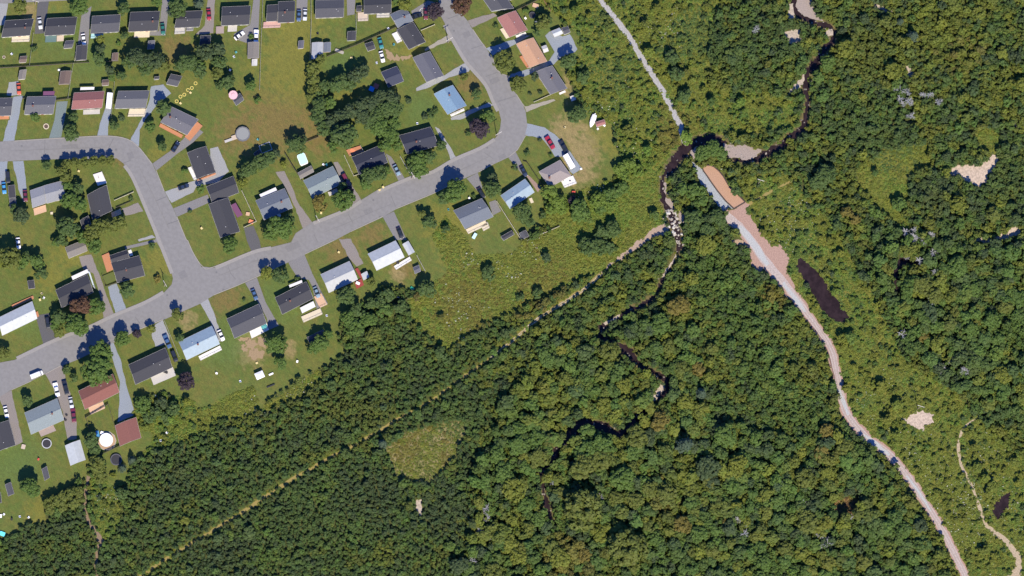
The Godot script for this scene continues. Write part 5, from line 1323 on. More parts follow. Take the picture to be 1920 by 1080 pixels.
	for d in spots:
		d.append(near_landmark(T(d[0], d[1], d[2]))[0])
		many[d[3] + d[4]] = many.get(d[3] + d[4], 0) + 1
	spots.sort_custom(func(a, b): return T(a[0], a[1], a[2]).x < T(b[0], b[1], b[2]).x)
	var had := {}
	for d in spots:
		var key: String = d[3] + d[4]
		var k: int = had.get(key, 0)
		had[key] = k + 1
		var lab: String = "small %s garden chair %s" % [d[3], d[4]]
		if many[key] > 1: lab = "%s from left of %s %s garden chairs %s" % [RANKS[k], COUNT_WORDS[many[key]], d[3], d[4]]
		t = thing("garden_chair", at(T(d[0], d[1], d[2]), 0.4), rng.randf() * TAU, lab, "chair", "chairs left out on the lawns")
		t.position.y = 0.0
		part("seat", box_mesh(Vector3(0, 0.42, 0), Vector3(0.75, 0.08, 0.8)), paints[d[3]], t)
		part("backrest", box_mesh(Vector3(0, 0.75, -0.42), Vector3(0.75, 0.7, 0.09)), paints[d[3]], t)
		for x in [-0.32, 0.32]:
			for z in [-0.34, 0.34]: part("leg", box_mesh(Vector3(x, 0.19, z), Vector3(0.07, 0.38, 0.07)), paints[d[3]], t)
	# teal parasol
	t = thing("parasol", at(T("H", 455, 775), 2.3), 0, "teal parasol open on the white deck", "parasol")
	t.position.y = 0.55
	st = begin()
	for k in 8:
		var a := Vector3(cos(TAU * k / 8), 0, sin(TAU * k / 8)) * 1.25 + Vector3(0, 1.8, 0)
		var b := Vector3(cos(TAU * (k + 1) / 8), 0, sin(TAU * (k + 1) / 8)) * 1.25 + Vector3(0, 1.8, 0)
		face(st, [a, b, Vector3(0, 2.25, 0)], Vector3.UP)
	part("canopy", done(st), mat("teal_cloth", Color(0.06, 0.27, 0.27), 0.8), t)
	st = begin()
	tube(st, Vector3.ZERO, Vector3(0, 2.25, 0), 0.03, 0.03, 6)
	part("pole", done(st), steel, t)
	# garden bed by the playhouse
	t = thing("garden_bed", at(T("E", 470, 250)), deg_to_rad(22), "square garden bed with a pale frame beside the playhouse", "garden bed")
	part("frame", box_mesh(Vector3(0, 0.15, 0), Vector3(4.6, 0.3, 3.4)), mat("deck_stone", Color(0.48, 0.46, 0.43), 0.85), t)
	part("soil", box_mesh(Vector3(0, 0.31, 0), Vector3(4.0, 0.06, 2.8)), mat("bed_green", Color(0.09, 0.11, 0.03), 0.95), t)
	# basketball markings on the driveway
	var ln := ribbon_ring(T("B", 1885, 100), 6.0)
	sheet("court_line", ln, 0.2, mat("line_white", Color(0.6, 0.6, 0.6), 0.8), -1)
	# stepping stones and yellow rings on the lawn right of the gravel drive
	for k in 6:
		var sp := T("A", 1760 - k * 34, 750 + k * 30 + (k % 2) * 12)
		t = thing("flower_ring", at(sp), 0, "ring of yellow flowers, %s from the top of the curved row beside the gravel drive" % RANKS[k], "flowers", "yellow flower rings in a curved row")
		part("rim", ring_mesh(0.5, 0.75, 0.2, 0.2, 9), mat("yellow_flower", Color(0.55, 0.45, 0.12), 0.9), t)
		part("earth", disc_mesh(0.5, 0.08, 0.07, 9), mat("bed_green", Color(0.09, 0.11, 0.03), 0.95), t)
	# utility poles
	var polem := mat("pole_wood", Color(0.30, 0.25, 0.20), 0.9)
	var poles := [["O", 1062, 572, 9.5, 18, "utility pole with pale crossarm right of the wood chip bed"], ["U", 962, 440, 9.5, 18, "utility pole at the top of the pale sand patch"], ["E", 928, 912, 8.5, 60, "street pole at the driveway beside the teal-grey roofed bungalow"], ["E", 1785, 525, 8.5, 60, "street pole right of the silver car's driveway"], ["F", 632, 150, 8.5, 150, "street pole on the inner side of the road bend"], ["C", 192, 385, 8.5, 150, "street pole beside the pale two-wheel driveway near the top"], ["G", 1480, 415, 8.0, 60, "street pole on the corner lawn at the road junction"], ["A", 318, 40, 8.0, 20, "street pole beside the dark driveway, top left"]]
	for d in poles:
		t = thing("utility_pole", at(T(d[0], d[1], d[2])), -deg_to_rad(d[4]), d[5], "utility pole", "utility poles")
		st = begin()
		tube(st, Vector3.ZERO, Vector3(0, d[3], 0), 0.17, 0.12, 8)
		part("pole", done(st), polem, t)
		part("crossarm", box_mesh(Vector3(0, d[3] - 0.5, 0), Vector3(2.8, 0.16, 0.14)), mat("arm", Color(0.55, 0.52, 0.47), 0.8), t)
		for x in [-1.25, -0.5, 0.5, 1.25]: part("insulator", box_mesh(Vector3(x, d[3] - 0.3, 0), Vector3(0.12, 0.25, 0.12)), white, t)
	var pa := at(T("O", 1062, 572)) + Vector3(0, 9.2, 0)
	var pb := at(T("U", 962, 440)) + Vector3(0, 9.2, 0)
	var along := (pb - pa).normalized()
	var sidew := along.cross(Vector3.UP) * 1.25
	for e in [[pa, pb, "between the two valley poles"], [pb, pb + (pb - pa) * 0.75, "from the sand patch pole to the lower right"], [pa, pa - (pb - pa) * 1.0, "from the chip bed pole to the top"]]:
		for s in [-1.0, 1.0]:
			st = begin()
			var last: Vector3 = e[0] + sidew * s
			for k in 12:
				var f := (k + 1) / 12.0
				var nx: Vector3 = e[0].lerp(e[1], f) + sidew * s - Vector3(0, 6.0 * f * (1.0 - f), 0)
				tube(st, last, nx, 0.014, 0.014, 4)
				last = nx
			var wire := part("overhead_wire", done(st), mat("wire", Color(0.10, 0.10, 0.10), 0.6), self)
			tag(wire, ("left" if s < 0 else "right") + " overhead power wire " + e[2], "power wire", "power wires")

func ribbon_ring(c: Vector2, r: float) -> PackedVector2Array:
	var o := PackedVector2Array()
	for i in 15: o.append(c + Vector2.from_angle(i * TAU / 15.5) * r)
	for i in 15: o.append(c + Vector2.from_angle((14 - i) * TAU / 15.5) * (r - 0.8))
	return o

# ---------------------------------------------------------------- trees told apart: sheet > x, y, radius, tone
const TREES := {
	"A": "180 45 75 o,710 60 95 g,1120 75 60 d,1410 20 50 g,1600 70 85 d,1790 25 55 b,1545 105 45 b,905 355 45 y,905 440 55 k,890 525 65 d,310 440 32 d,1120 320 38 d,1070 390 25 g,1240 520 95 k,1390 545 90 k,1160 560 70 d,1310 610 80 d,1470 600 60 o,1690 560 90 d,1850 470 85 k,1640 600 70 d,1800 640 70 d,1790 590 60 g,990 630 50 k,1090 680 50 d,1010 690 40 g,1465 970 75 d,660 1060 50 d,315 1055 45 g,1095 1060 30 k",
	"B": "50 450 70 k,60 560 70 d,30 660 60 o,130 740 70 d,60 770 50 d,345 330 28 g,340 770 50 g,390 900 35 g,960 540 50 o,900 620 70 o,890 710 65 o,900 800 60 o,880 870 60 o,940 830 50 d,1000 780 60 d,1100 760 75 d,1180 730 70 d,1280 680 75 k,1350 640 60 k,1240 760 60 d,950 950 80 d,940 1040 80 d,1050 930 60 g,1330 960 80 k,1250 1000 75 k,1150 1050 80 k,1420 940 85 k,1500 880 80 k,1600 880 80 k,1560 980 90 d,1460 1040 85 d,1640 980 80 d,1350 1050 80 k,1755 905 30 k,1900 1050 30 k,1720 40 60 y,1660 20 40 g",
	"C": "75 100 85 p,310 50 95 r,700 560 105 o,825 760 85 o,335 690 38 o,450 850 50 d,620 240 25 d,75 1000 30 d,30 1040 35 d,1040 200 70 o,1090 190 45 d,1020 130 35 d,890 90 30 g,1240 85 35 d,1280 550 75 d,1410 690 70 d,990 290 40 d,980 690 40 k,1020 830 22 k,930 840 18 k,1345 1030 90 d,550 1050 60 g,480 1070 40 g",
	"D": "640 110 80 d,620 60 50 k,1030 50 45 d,1460 240 50 d,1350 60 55 g,420 410 45 d,600 400 50 o,680 390 50 o,760 380 50 o,840 370 50 o,920 365 45 o,1000 360 45 o,560 460 55 o,590 520 55 o,610 600 55 g,690 620 60 d,620 720 80 g,720 760 70 g,190 860 85 k,130 800 50 d,610 980 100 d,600 920 70 k,900 960 80 o,1000 950 70 o,1070 930 70 o,830 1020 80 o,740 1050 60 g,1180 705 22 d,1710 825 20 d,1810 620 40 g,1660 450 30 g",
	"E": "1180 140 130 d,1000 80 80 d,1060 30 80 k,1500 60 90 g,1600 130 80 g,1430 20 80 d,1630 40 70 g,1560 220 70 g,1660 230 50 g,740 220 85 d,790 170 50 k,330 430 80 d,420 380 80 d,500 350 70 d,560 310 50 k,290 470 60 d,265 565 50 y,630 400 35 y,600 960 120 g,680 900 60 d,520 1020 80 g,1170 720 105 g,960 750 75 t,1220 640 50 p,1160 600 45 d,1420 500 90 d,1370 570 60 g,1500 480 70 d,1560 460 40 g,1840 370 90 g,1870 460 70 g,1800 440 60 d,1080 240 60 g,1880 850 45 o",
	"F": "470 70 95 p,370 120 30 d,30 330 65 d,130 230 50 d,250 640 110 g,160 700 70 d,590 620 90 d,590 540 60 k,860 830 95 d,920 920 55 d,790 430 32 d,910 295 28 d,1110 320 20 g,1020 180 20 k,1380 810 105 g,1310 720 40 p,1100 650 70 v,1170 720 80 v,1130 790 70 v,1220 800 60 v,1540 720 80 v,1620 680 70 g,1700 640 70 g,1760 600 60 g,1650 760 80 v,1580 790 60 g,1740 440 70 v,1830 400 70 v,1900 460 60 v,1780 500 60 v,1545 810 35 d,420 690 25 d,1050 850 35 d,1590 1010 70 d,1680 980 80 d,1540 1060 50 d,30 920 70 d",
	"G": "720 590 100 r,860 600 85 g,690 770 115 g,540 700 75 d,500 760 60 g,530 820 60 o,1140 450 75 d,905 1010 115 g,1100 890 80 g,1230 840 42 p,1600 670 58 o,1355 800 42 y,1420 350 35 t,1610 880 42 d,90 160 110 o,40 200 60 y,200 200 60 g,330 190 70 g,370 310 60 d,250 150 50 d,180 250 35 d,40 1020 60 o,850 60 70 g,560 10 60 d,500 20 40 g,1365 50 30 d",
	"H": "145 50 80 g,480 300 60 y,600 320 75 d,1195 500 95 d,560 930 100 g,960 930 85 g,1030 850 50 g,900 980 60 g,1560 500 65 d,1490 560 60 d,1410 570 50 d,1420 380 45 o,275 540 18 d,760 350 25 d,1210 700 80 g,1300 640 70 d,1280 780 90 g,1400 720 80 g,1540 640 70 g,1440 850 80 o,1680 600 60 d,1900 430 70 d",
	"I": "880 90 140 g,600 85 42 d,660 160 40 d,250 370 55 d,1675 195 85 p,1280 400 85 g,1450 390 60 k,1560 440 70 d,1400 470 60 d,1500 520 60 d,1340 520 60 d,820 720 70 d,850 800 60 d,870 930 70 o,900 1000 70 o,1190 900 45 b,1100 970 45 b",
	"J": "280 290 95 g,230 260 60 d,430 430 55 o,500 400 60 o,570 370 60 o,640 340 60 o,700 320 55 o,450 480 50 o,560 450 60 o,650 420 60 o,720 400 50 o,890 100 60 o,900 200 60 o,850 40 50 o,1020 175 30 y,1100 340 60 d,1450 520 0 d,1660 585 45 y",
	"K": "1520 750 55 b,600 30 60 g,1060 230 50 d,2050 -60 60 d",
	"L": "560 300 70 d,10 440 75 d,1000 480 50 d,1450 60 90 d,1550 60 80 d,1640 70 60 d,1580 620 55 y,1000 820 45 y,1640 1000 100 o,850 520 40 d",
	"M": "1690 560 80 g,1850 450 70 y,280 520 70 d,330 670 70 d,400 860 70 d,1600 690 60 g",
	"N": "740 640 85 y,860 380 60 y,320 440 90 y,920 320 70 b,1720 470 60 y,680 200 70 o,810 190 45 b,1900 760 70 y",
	"O": "560 300 80 g,660 260 80 g,740 300 60 g,480 640 70 g,560 730 60 g,380 620 60 g,1350 195 35 y,480 900 90 d,700 880 80 d,600 1000 80 d,1600 560 90 d,1680 470 90 d,860 640 50 d",
	"Q": "330 830 60 t,400 900 50 t,790 760 70 g,1340 950 50 g,1640 850 70 o,1330 770 80 y,130 500 85 d",
	"R": "340 590 105 t,180 760 100 g,590 40 100 y,460 340 70 y,480 820 70 g,250 960 80 o,640 980 60 o,1360 640 60 g",
	"S": "1320 240 110 g,1000 400 100 o,1110 500 90 o,880 430 80 g,870 540 70 g,1010 880 52 t,1460 440 80 g,1620 720 90 g,1500 620 60 o,1120 780 70 g,1440 800 80 g,1750 600 80 o,1680 900 70 g,1860 560 70 g",
	"U": "1720 140 90 y,1540 140 45 y,300 780 85 o,160 640 60 t,100 860 70 o,1880 250 60 y",
	"W": "830 620 80 g,960 600 75 g,820 760 100 g,980 720 90 g,950 400 75 g,640 850 85 g,1000 870 105 o,700 1010 100 g,1440 650 75 g,1580 760 110 g,1420 830 110 g,1400 960 130 o,1570 900 110 o,1770 230 80 y,1600 410 80 y,1850 830 90 g,890 960 70 g,170 400 45 g",
	"X": "960 680 120 g,160 700 110 o,370 550 100 t,600 380 90 y,740 300 75 b,820 150 55 y,1740 80 60 o,1860 640 60 t,1830 830 75 t,600 760 110 b,1100 900 90 g,720 80 70 t,1060 1010 80 y",
	"Z": "1400 480 190 o,1750 200 120 g,1800 830 185 o,1550 700 90 y,1200 920 110 y,750 780 90 y,780 300 115 y,600 1050 100 o,1000 580 80 g,1700 380 80 o,900 440 80 g,540 330 0 g,820 900 90 y,1360 640 60 g,1420 900 80 t,300 990 90 k",
	"a": "420 360 110 o,280 300 90 o,800 110 125 k,1080 60 90 y,1010 150 70 y,650 260 60 y,570 620 90 t,970 610 48 t,1680 200 100 o,1880 150 80 y,1490 850 80 o,80 200 90 g,580 180 70 y,320 760 80 g,720 700 90 g,1080 1000 60 y,1300 960 80 g,1640 880 70 y,1700 600 110 o,150 400 90 o",
}
const TONES := {"g": [0.066, 0.120, 0.016], "d": [0.054, 0.096, 0.019], "k": [0.043, 0.072, 0.023], "o": [0.092, 0.115, 0.014], "y": [0.120, 0.142, 0.012], "p": [0.034, 0.022, 0.034], "r": [0.085, 0.042, 0.022], "b": [0.052, 0.085, 0.050], "t": [0.128, 0.108, 0.015], "v": [0.095, 0.150, 0.014]}
const TONE_WORDS := {"g": "green", "d": "dark", "k": "blackish", "o": "olive", "y": "yellowish", "p": "purple", "r": "copper-leaved", "b": "bluish", "t": "orange-tinged", "v": "bright green"}
const COUNT_WORDS := ["no", "one", "two", "three", "four", "five", "six", "seven", "eight", "nine", "ten", "eleven", "twelve", "thirteen", "fourteen", "fifteen", "sixteen", "seventeen", "eighteen", "nineteen", "twenty", "twenty-one", "twenty-two"]
const RANKS := ["first", "second", "third", "fourth", "fifth", "sixth", "seventh", "eighth", "ninth", "tenth", "eleventh", "twelfth", "thirteenth", "fourteenth", "fifteenth", "sixteenth", "seventeenth", "eighteenth", "nineteenth", "twentieth", "twenty-first", "twenty-second"]

var big_crowns: Array = []
var mid_crowns: Array = []
var small_crowns: Array = []
var spruces: Array = []
var tufts: Array = []
var dead: Array = []

func near_landmark(p: Vector2) -> Array:
	var best: Array = landmarks[0]
	var bd := 1e9
	for lm in landmarks:
		var d: float = p.distance_to(lm[0])
		if d < bd:
			bd = d; best = lm
	var v: Vector2 = p - best[0]
	var rel := ("right of the " if v.x > 0 else "left of the ") if absf(v.x) > absf(v.y) else ("below the " if v.y > 0 else "above the ")
	return [rel + best[1]]

func trunk_mesh() -> ArrayMesh:       # one metre tall, tapered, with limbs
	var st := begin()
	tube(st, Vector3.ZERO, Vector3(0.02, 0.55, 0), 0.055, 0.04, 7)
	tube(st, Vector3(0.02, 0.55, 0), Vector3(0, 1.0, 0.02), 0.04, 0.015, 6)
	for i in 5:
		var a := TAU * i / 5.0 + 0.3
		tube(st, Vector3(0.01, 0.45 + 0.07 * i, 0), Vector3(cos(a) * 0.26, 0.72 + 0.05 * i, sin(a) * 0.26), 0.026, 0.01, 5)
	return done(st)

func build_trees() -> void:
	for i in 4: big_crowns.append(crown(130, 32, 0.07, 0.17))
	for i in 5: mid_crowns.append(crown(44, 30, 0.115, 0.25))
	for i in 6: small_crowns.append(crown(16, 20, 0.18, 0.34, 0.85, 0.66))
	for i in 2: spruces.append(spruce(11, 90, 0.12))
	for i in 4: tufts.append(tuft(16, 0.42))
	for i in 2: dead.append(bare_tree())
	var trunk := trunk_mesh()
	var bark := mat("bark", Color(0.085, 0.065, 0.05), 0.95)
	var list: Array = []
	for s in TREES:
		for e in TREES[s].split(","):
			var w: PackedStringArray = e.split(" ", false)
			var rz := w[2].to_float()
			if rz <= 0: continue
			var p := T(s, w[0].to_float(), w[1].to_float())
			var tone := w[3]
			var kind := "shrub" if rz < 36 else ("spruce" if tone == "b" else "tree")
			var size := "small" if rz < 58 else ("mid-sized" if rz < 88 else "large")
			list.append({"p": p, "r": rz / 4.8 * UNIT, "tone": tone, "kind": kind, "size": size, "base": TONE_WORDS[tone] + "|" + kind + "|" + near_landmark(p)[0], "rz": rz})
	# a label for each: alone, by size, or by its place in the row
	var by := {}
	for t in list:
		if not by.has(t.base): by[t.base] = []
		by[t.base].append(t)
	for key in by:
		var g: Array = by[key]
		var w: PackedStringArray = key.split("|")
		if g.size() == 1:
			g[0].label = "%s %s%s %s %s" % [g[0].size, w[0], " leafy" if w[1] == "shrub" else "", w[1], w[2]]
			continue
		g.sort_custom(func(a, b): return a.p.x < b.p.x)
		for k in g.size():
			if g.size() == 2: g[k].label = "%s of two %s %ss %s" % ["left" if k == 0 else "right", w[0], w[1], w[2]]
			else: g[k].label = "%s from left of %s %s %ss %s" % [RANKS[k], COUNT_WORDS[g.size()], w[0], w[1], w[2]]
	for t in list:
		var r: float = t.r
		var hc := 1.25 * r + 0.9
		var zt := zone_at(t.p.x, t.p.y)
		if zt == SCRUB or zt == MEADOW: hc = 0.7 * r + 0.4
		elif zt == WOOD or zt == MATURE: hc = 0.8 * r + 1.5
		if t.kind == "shrub": hc = 0.8 * r + 0.1
		if t.kind == "spruce": hc = 1.3 * r + 0.6
		var where := at(t.p, hc)
		where.y = 0.0
		var o := thing({"tree": "broadleaf_tree", "shrub": "shrub", "spruce": "spruce_tree"}[t.kind], where, rng.randf() * TAU, t.label, {"tree": "tree", "shrub": "shrub", "spruce": "tree"}[t.kind], "trees and shrubs told apart one by one")
		var c: Array = TONES[t.tone]
		var m := leaf_mat("leaf_" + t.tone, Color(c[0], c[1], c[2]))
		var pool: Array = spruces if t.kind == "spruce" else (big_crowns if t.rz > 78 else (mid_crowns if t.rz > 40 else small_crowns))
		var tr := part("trunk" if t.kind != "shrub" else "stem", trunk, bark, o)
		tr.scale = Vector3(r * 1.3 + 0.5, hc + r * 0.3, r * 1.3 + 0.5)
		var cr := part("crown" if t.kind != "shrub" else "foliage", pool[rng.randi() % pool.size()], m, o, Vector3(0, hc, 0))
		cr.scale = Vector3(r, r * rng.randf_range(0.85, 1.1), r) * 1.04
		var z := zone_at(t.p.x, t.p.y)
		if z != LAWN and z != NONE: fill_disc(plan(where), t.rz / 4.8 * 0.62, NONE)

# ---------------------------------------------------------------- everything that grows wild
const TINTS := [[762, 845, 35, "t"], [1270, 580, 50, "y"], [1040, 760, 60, "y"], [1000, 700, 60, "y"], [1140, 765, 45, "y"], [1760, 60, 120, "y"], [1640, 90, 90, "o"], [1800, 90, 60, "t"], [1560, 90, 40, "y"], [1880, 160, 60, "y"], [1240, 130, 60, "y"], [1300, 160, 60, "y"], [1340, 150, 40, "y"], [1215, 30, 70, "y"], [1270, 235, 50, "t"], [1250, 260, 30, "t"], [1600, 350, 70, "y"], [950, 480, 90, "y"], [870, 560, 90, "t"], [1000, 520, 80, "t"], [830, 630, 50, "y"], [1090, 480, 70, "y"], [1500, 610, 50, "y"], [1520, 700, 60, "y"], [1460, 560, 40, "t"], [960, 990, 60, "y"], [900, 1000, 50, "y"], [1060, 1050, 60, "t"], [1300, 900, 60, "y"], [1250, 930, 40, "t"], [1740, 900, 120, "y"], [1800, 1000, 120, "y"], [1860, 850, 80, "y"], [1640, 720, 60, "y"], [1700, 760, 80, "y"], [640, 760, 50, "o"], [560, 740, 60, "o"], [700, 780, 60, "o"], [450, 770, 60, "y"], [720, 1040, 30, "y"], [600, 920, 30, "g"], [660, 1000, 40, "g"], [500, 1050, 40, "g"], [330, 900, 60, "k"], [560, 980, 120, "d"], [700, 930, 80, "k"], [420, 1040, 100, "k"], [860, 780, 70, "d"], [830, 960, 70, "k"], [1440, 700, 80, "g"], [1500, 760, 80, "g"], [1340, 520, 90, "g"], [1400, 600, 80, "g"], [1460, 60, 80, "d"], [1350, 100, 90, "d"], [1300, 60, 60, "d"], [1240, 100, 40, "d"], [1150, 130, 50, "d"], [1140, 40, 50, "d"], [1660, 260, 80, "d"], [1760, 370, 60, "k"], [1880, 340, 80, "d"], [1580, 240, 60, "d"], [1900, 620, 70, "g"], [1820, 680, 70, "d"], [1860, 800, 60, "d"], [170, 960, 30, "g"], [200, 950, 40, "o"], [1180, 330, 60, "v"], [1130, 385, 70, "v"], [1200, 300, 60, "v"], [1090, 430, 40, "v"], [1390, 300, 60, "y"], [1440, 420, 50, "y"], [1480, 470, 60, "g"], [1340, 330, 40, "y"], [1560, 590, 40, "g"]]
const PALE_SPOTS := [[1690, 175, 26], [1750, 185, 22], [1700, 205, 20], [1415, 50, 14], [1725, 430, 30], [1700, 485, 26], [1760, 490, 24], [1780, 690, 34], [1760, 680, 20], [1698, 630, 14], [1605, 978, 18], [1630, 990, 14], [1548, 1018, 20], [1590, 1050, 14], [1040, 905, 12], [910, 960, 18], [920, 1000, 20], [895, 1040, 16], [1465, 900, 14], [1440, 930, 12], [1510, 970, 30], [1380, 990, 20], [1530, 1010, 24], [1120, 940, 10], [1760, 570, 16]]
const FLOWERS := [[1860, 930, 60], [1810, 900, 50], [1840, 1000, 60], [1790, 960, 50], [960, 520, 30], [885, 485, 16], [880, 570, 30], [860, 620, 20], [840, 560, 20], [1000, 460, 20], [1240, 70, 30], [1260, 40, 20], [1480, 430, 40], [1500, 380, 30], [1640, 740, 40], [1700, 840, 40], [1760, 900, 40], [560, 715, 24], [480, 770, 30], [1140, 200, 40], [1120, 345, 30], [1180, 280, 30], [940, 720, 20], [1030, 690, 20], [1160, 760, 20], [1840, 860, 40], [1350, 330, 20], [200, 930, 20], [1440, 440, 40]]

func wild_tone(x: float, y: float, z: int) -> Color:
	var a := n_big.get_noise_2d(x * 1.6, y * 1.6)
	var b := n_mid.get_noise_2d(x * 0.5 + 900, y * 0.5)
	var u := clampf(0.5 + 0.85 * a + 0.55 * b + rng.randf_range(-0.24, 0.24), 0, 1)
	var ramp: Array
	match z:
		WOOD: ramp = ["k", "d", "d", "g", "o"] if x < 900 else ["k", "d", "g", "o", "y"]
		MATURE: ramp = ["k", "d", "g", "g", "o", "y"]
		MEADOW: ramp = ["v", "v", "y", "y", "y", "y"]
		SCRUB: ramp = ["g", "v", "v", "y", "y", "y"]
		CLEARING: ramp = ["o", "y", "y", "t"]
		HEATH: ramp = ["t", "r", "t"]
		_: ramp = ["g", "o"]
	var f := u * (ramp.size() - 1)
	var i := mini(int(f), ramp.size() - 2)
	var c0: Array = TONES[ramp[i]]
	var c1: Array = TONES[ramp[i + 1]]
	var c := Color(c0[0], c0[1], c0[2]).lerp(Color(c1[0], c1[1], c1[2]), f - i)
	for s in TINTS:
		var d: float = Vector2(x - s[0], (y - s[1])).length() / s[2]
		if d < 1.0 and rng.randf() < (1.0 - d) * 1.3:
			var v: Array = TONES[s[3]]
			c = c.lerp(Color(v[0], v[1], v[2]), 0.7)
			break
	var j := rng.randf_range(0.8, 1.22)
	return Color(c.r * j * rng.randf_range(0.92, 1.08), c.g * j, c.b * j)

var batches := {}

func put(key: String, mesh: int, p: Vector2, h: float, sx: float, sy: float, c: Color) -> void:
	var k := "%s|%d" % [key, mesh]
	if not batches.has(k): batches[k] = PackedFloat32Array()
	var w := at(p, h)
	var a := rng.randf() * TAU
	var ax := sx * rng.randf_range(0.78, 1.28)
	var az := sx * rng.randf_range(0.78, 1.28)
	batches[k].append_array(PackedFloat32Array([cos(a) * ax, 0, sin(a) * az, w.x, 0, sy, 0, h, -sin(a) * ax, 0, cos(a) * az, w.z, c.r, c.g, c.b, 1.0]))

func scatter_wild() -> void:
	var x0 := -70.0
	var x1 := 1990.0
	var y0 := -70.0
	var y1 := 1150.0
	# woods: thicket of young trees everywhere, larger crowns standing above it in the mature wood
	var sp := 5.6
	var y := y0
	while y < y1:
		var x := x0
		while x < x1:
			var px := x + rng.randf_range(-0.5, 0.5) * sp
			var py := y + rng.randf_range(-0.5, 0.5) * sp
			x += sp
			var z := zone_at(px, py)
			if z == WOOD or z == MATURE:
				var east := smoothstep(780.0, 1150.0, px)
				var lump := n_mid.get_noise_2d(px, py)
				var r := rng.randf_range(0.55, 0.95) * lerpf(1.0, 1.15, east) * (1.0 + 0.4 * lump)
				if rng.randf() < 0.03 + 0.04 * east: r *= 1.7
				var h := r * 1.1 + rng.randf_range(0.3, 0.85) + 0.9 * n_mid.get_noise_2d(px * 1.7 + 300, py * 1.7) + 0.6 * lump
				if z == MATURE: h += rng.randf_range(0.4, 2.2)
				put("young_woodland", rng.randi() % 6, Vector2(px, py), maxf(h, 0.6), r, r * 1.15, wild_tone(px, py, z))
			elif z == BANK:
				if rng.randf() < 0.35: put("meadow_weeds", rng.randi() % 4, Vector2(px, py), 0.0, rng.randf_range(0.3, 0.7), rng.randf_range(0.3, 0.6), wild_tone(px, py, SCRUB))
			elif z == SCRUB:
				var f := n_mid.get_noise_2d(px * 0.7 + 50, py * 0.7) + 0.5 * n_fine.get_noise_2d(px * 0.4, py * 0.4)
				if f > 0.27 + (0.06 if px > 1450 and py > 640 else 0.0) or rng.randf() < 0.03:
					var r := rng.randf_range(0.5, 1.15)
					put("scrub_bushes", rng.randi() % 6, Vector2(px, py), r * 0.9, r, r, wild_tone(px, py, z) if rng.randf() < 0.6 else wild_tone(px, py, WOOD))
		y += sp
	sp = 17.0
	y = y0
	while y < y1:
		var x := x0
		while x < x1:
			var px := x + rng.randf_range(-0.5, 0.5) * sp
			var py := y + rng.randf_range(-0.5, 0.5) * sp
			x += sp
			var z := zone_at(px, py)
			var chance := 0.0
			if z == MATURE: chance = 0.75
			elif z == WOOD: chance = 0.11 if px > 900 else 0.03
			elif z == SCRUB: chance = 0.05
			elif z == MEADOW: chance = 0.012
			if rng.randf() < chance:
				var r := rng.randf_range(1.4, 3.0) * (1.0 if z == MATURE else 0.8)
				put("wood_trees", rng.randi() % 5, Vector2(px, py), r * 1.15 + (1.6 if z == MATURE else 0.6), r, r, wild_tone(px, py, z if z != MEADOW else WOOD))
		y += sp
	# weeds and tall grass
	sp = 4.4
	y = y0
	while y < y1:
		var x := x0
		while x < x1:
			var px := x + rng.randf_range(-0.5, 0.5) * sp
			var py := y + rng.randf_range(-0.5, 0.5) * sp
			x += sp
			var z := zone_at(px, py)
			if z == MEADOW or z == SCRUB or z == CLEARING or z == HEATH:
				var f := n_fine.get_noise_2d(px * 0.6, py * 0.6)
				var r := rng.randf_range(0.28, 0.62) * (1.0 + 0.5 * f)
				put("meadow_weeds", rng.randi() % 4, Vector2(px, py), 0.0, r * 1.3, r * 1.1, wild_tone(px, py, z))
		y += sp
	for s in FLOWERS:
		for i in int(s[2] * 1.1):
			var q: Vector2 = Vector2(s[0], s[1]) + Vector2.from_angle(rng.randf() * TAU) * s[2] * 1.5 * pow(rng.randf(), 0.8)
			var z := zone_at(q.x, q.y)
			if z == NONE or z == WATER or z == LAWN: continue
			var r := rng.randf_range(0.09, 0.24)
			var g := rng.randf_range(0.35, 0.6)
			put("white_flower_heads", rng.randi() % 4, q, 0.55 if z != WOOD else 1.6, r, r, Color(g, g * 1.02, g * 0.85))
	var bare: Array = []
	for s in PALE_SPOTS:
		for i in maxi(2, int(s[2] * 0.2)):
			var q: Vector2 = Vector2(s[0], s[1]) + Vector2.from_angle(rng.randf() * TAU) * s[2] * sqrt(rng.randf())
			bare.append({"p": q, "base": near_landmark(q)[0]})
	bare.sort_custom(func(a, b): return a.p.x < b.p.x)
	var total := {}
	var seen := {}
	for b in bare: total[b.base] = total.get(b.base, 0) + 1
	for i in bare.size():
		var b: Dictionary = bare[i]
		var k: int = seen.get(b.base, 0)
		seen[b.base] = k + 1
		var n: int = total[b.base]
		var label: String = "bare grey dead tree standing " + b.base if n == 1 else "%s from left of %s dead trees %s" % [RANKS[mini(k, 21)], COUNT_WORDS[mini(n, 22)], b.base]
		var r := rng.randf_range(1.0, 2.0)
		var t := thing("dead_tree", at(b.p, r * 1.6 + 1.2) * Vector3(1, 0, 1), rng.randf() * TAU, label, "dead tree", "bare dead trees in the wood")
		var d := part("branches", dead[i % 2], mat("dead_wood", Color(0.33, 0.33, 0.34), 0.9), t, Vector3(0, r * 1.6 + 1.2, 0))
		d.scale = Vector3.ONE * r
	# pale boulders in and beside the stream
	var rocks: Array = [rock_mesh(), rock_mesh()]
	var placed := 0
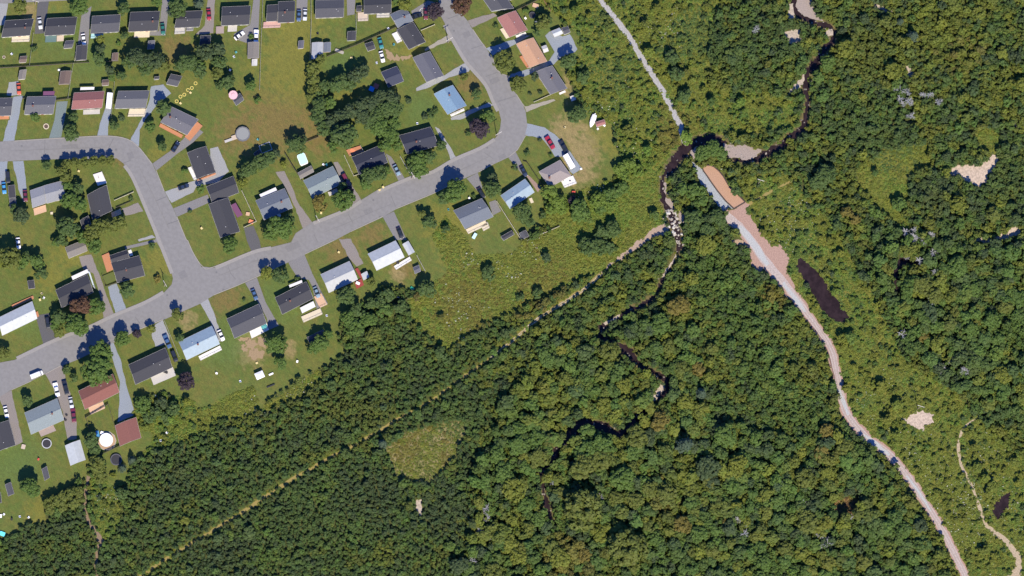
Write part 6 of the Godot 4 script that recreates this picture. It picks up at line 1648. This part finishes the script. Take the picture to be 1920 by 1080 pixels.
	while placed < 70:
		var q := T("O", rng.randf_range(215, 415), rng.randf_range(800, 1130))
		if absf(q.x - lerpf(1252, 1272, (q.y - 392) / 70.0)) > 16: continue
		placed += 1
		var t := thing("boulder", at(q) - Vector3(0, 0.25, 0), rng.randf() * TAU, "pale boulder in the rocky stream bed", "boulder", "pale boulders in the stream bed")
		var b := part("stone", rocks[placed % 2], mat("boulder_%d" % (placed % 3), [Color(0.44, 0.40, 0.36), Color(0.33, 0.30, 0.27), Color(0.54, 0.52, 0.49)][placed % 3], 0.9, grain("soil", 0.045, 0.55, 1.0, 5), 2.0), t)
		b.scale = Vector3.ONE * rng.randf_range(0.25, 0.75)
	var path_pts := pts("P 1490 5 1523 40 1554 50 1562 77 1542 98 1510 158 1510 221 1485 254 1440 285 1387 302 1356 269 1312 265 1271 296 1244 333 1245 375 1265 417 1273 465 1246 519 1181 583 1129 612 1150 644 1202 687 1256 721 1208 767 1168 810 1108 795 1069 817 1040 854 1015 901 1029 957")
	for i in path_pts.size() - 1:
		for k in 7:
			var q := path_pts[i].lerp(path_pts[i + 1], rng.randf()) + Vector2(rng.randf_range(-9, 9), rng.randf_range(-9, 9))
			var g := rng.randf_range(0.12, 0.30)
			var r := rng.randf_range(0.12, 0.42)
			put("stream_stones", i % 2, q, 0.0 if zone_at(q.x, q.y) != WATER else -0.3, r, r * 0.7, Color(g, g * 0.9, g * 0.8))
	var sets := {"stream_stones": [rocks, "small stones scattered along the stream and its banks", "stones"], "young_woodland": [small_crowns, "dense mass of young dark green trees filling the valley", "woodland"], "scrub_bushes": [small_crowns, "low green bushes scattered over the weedy open ground", "bushes"], "wood_trees": [mid_crowns, "rounded tree crowns rising out of the wood beyond those told apart", "woodland"], "meadow_weeds": [tufts, "yellow-green weeds and tall grass covering the meadow", "weeds"], "white_flower_heads": [tufts, "white flower heads dotted over the weeds", "flowers"]}
	for key in sets:
		var root := Node3D.new()
		root.name = key
		add_child(root)
		tag(root, sets[key][1], sets[key][2], "", "stuff")
		for i in sets[key][0].size():
			var k := "%s|%d" % [key, i]
			if not batches.has(k): continue
			var mm := MultiMesh.new()
			mm.transform_format = MultiMesh.TRANSFORM_3D
			mm.use_colors = true
			mm.mesh = sets[key][0][i]
			mm.instance_count = batches[k].size() / 16
			mm.buffer = batches[k]
			var mi := MultiMeshInstance3D.new()
			mi.multimesh = mm
			mi.material_override = leaf_mat("wild_leaf", Color(1, 1, 1))
			if key == "stream_stones":
				var sm := mat("stream_stone", Color(1, 1, 1), 0.85)
				sm.vertex_color_use_as_albedo = true
				mi.material_override = sm
			mi.name = "foliage"
			root.add_child(mi, true)
			mi.set_meta("kind", "stuff")
		print(key, " ", root.get_child_count())
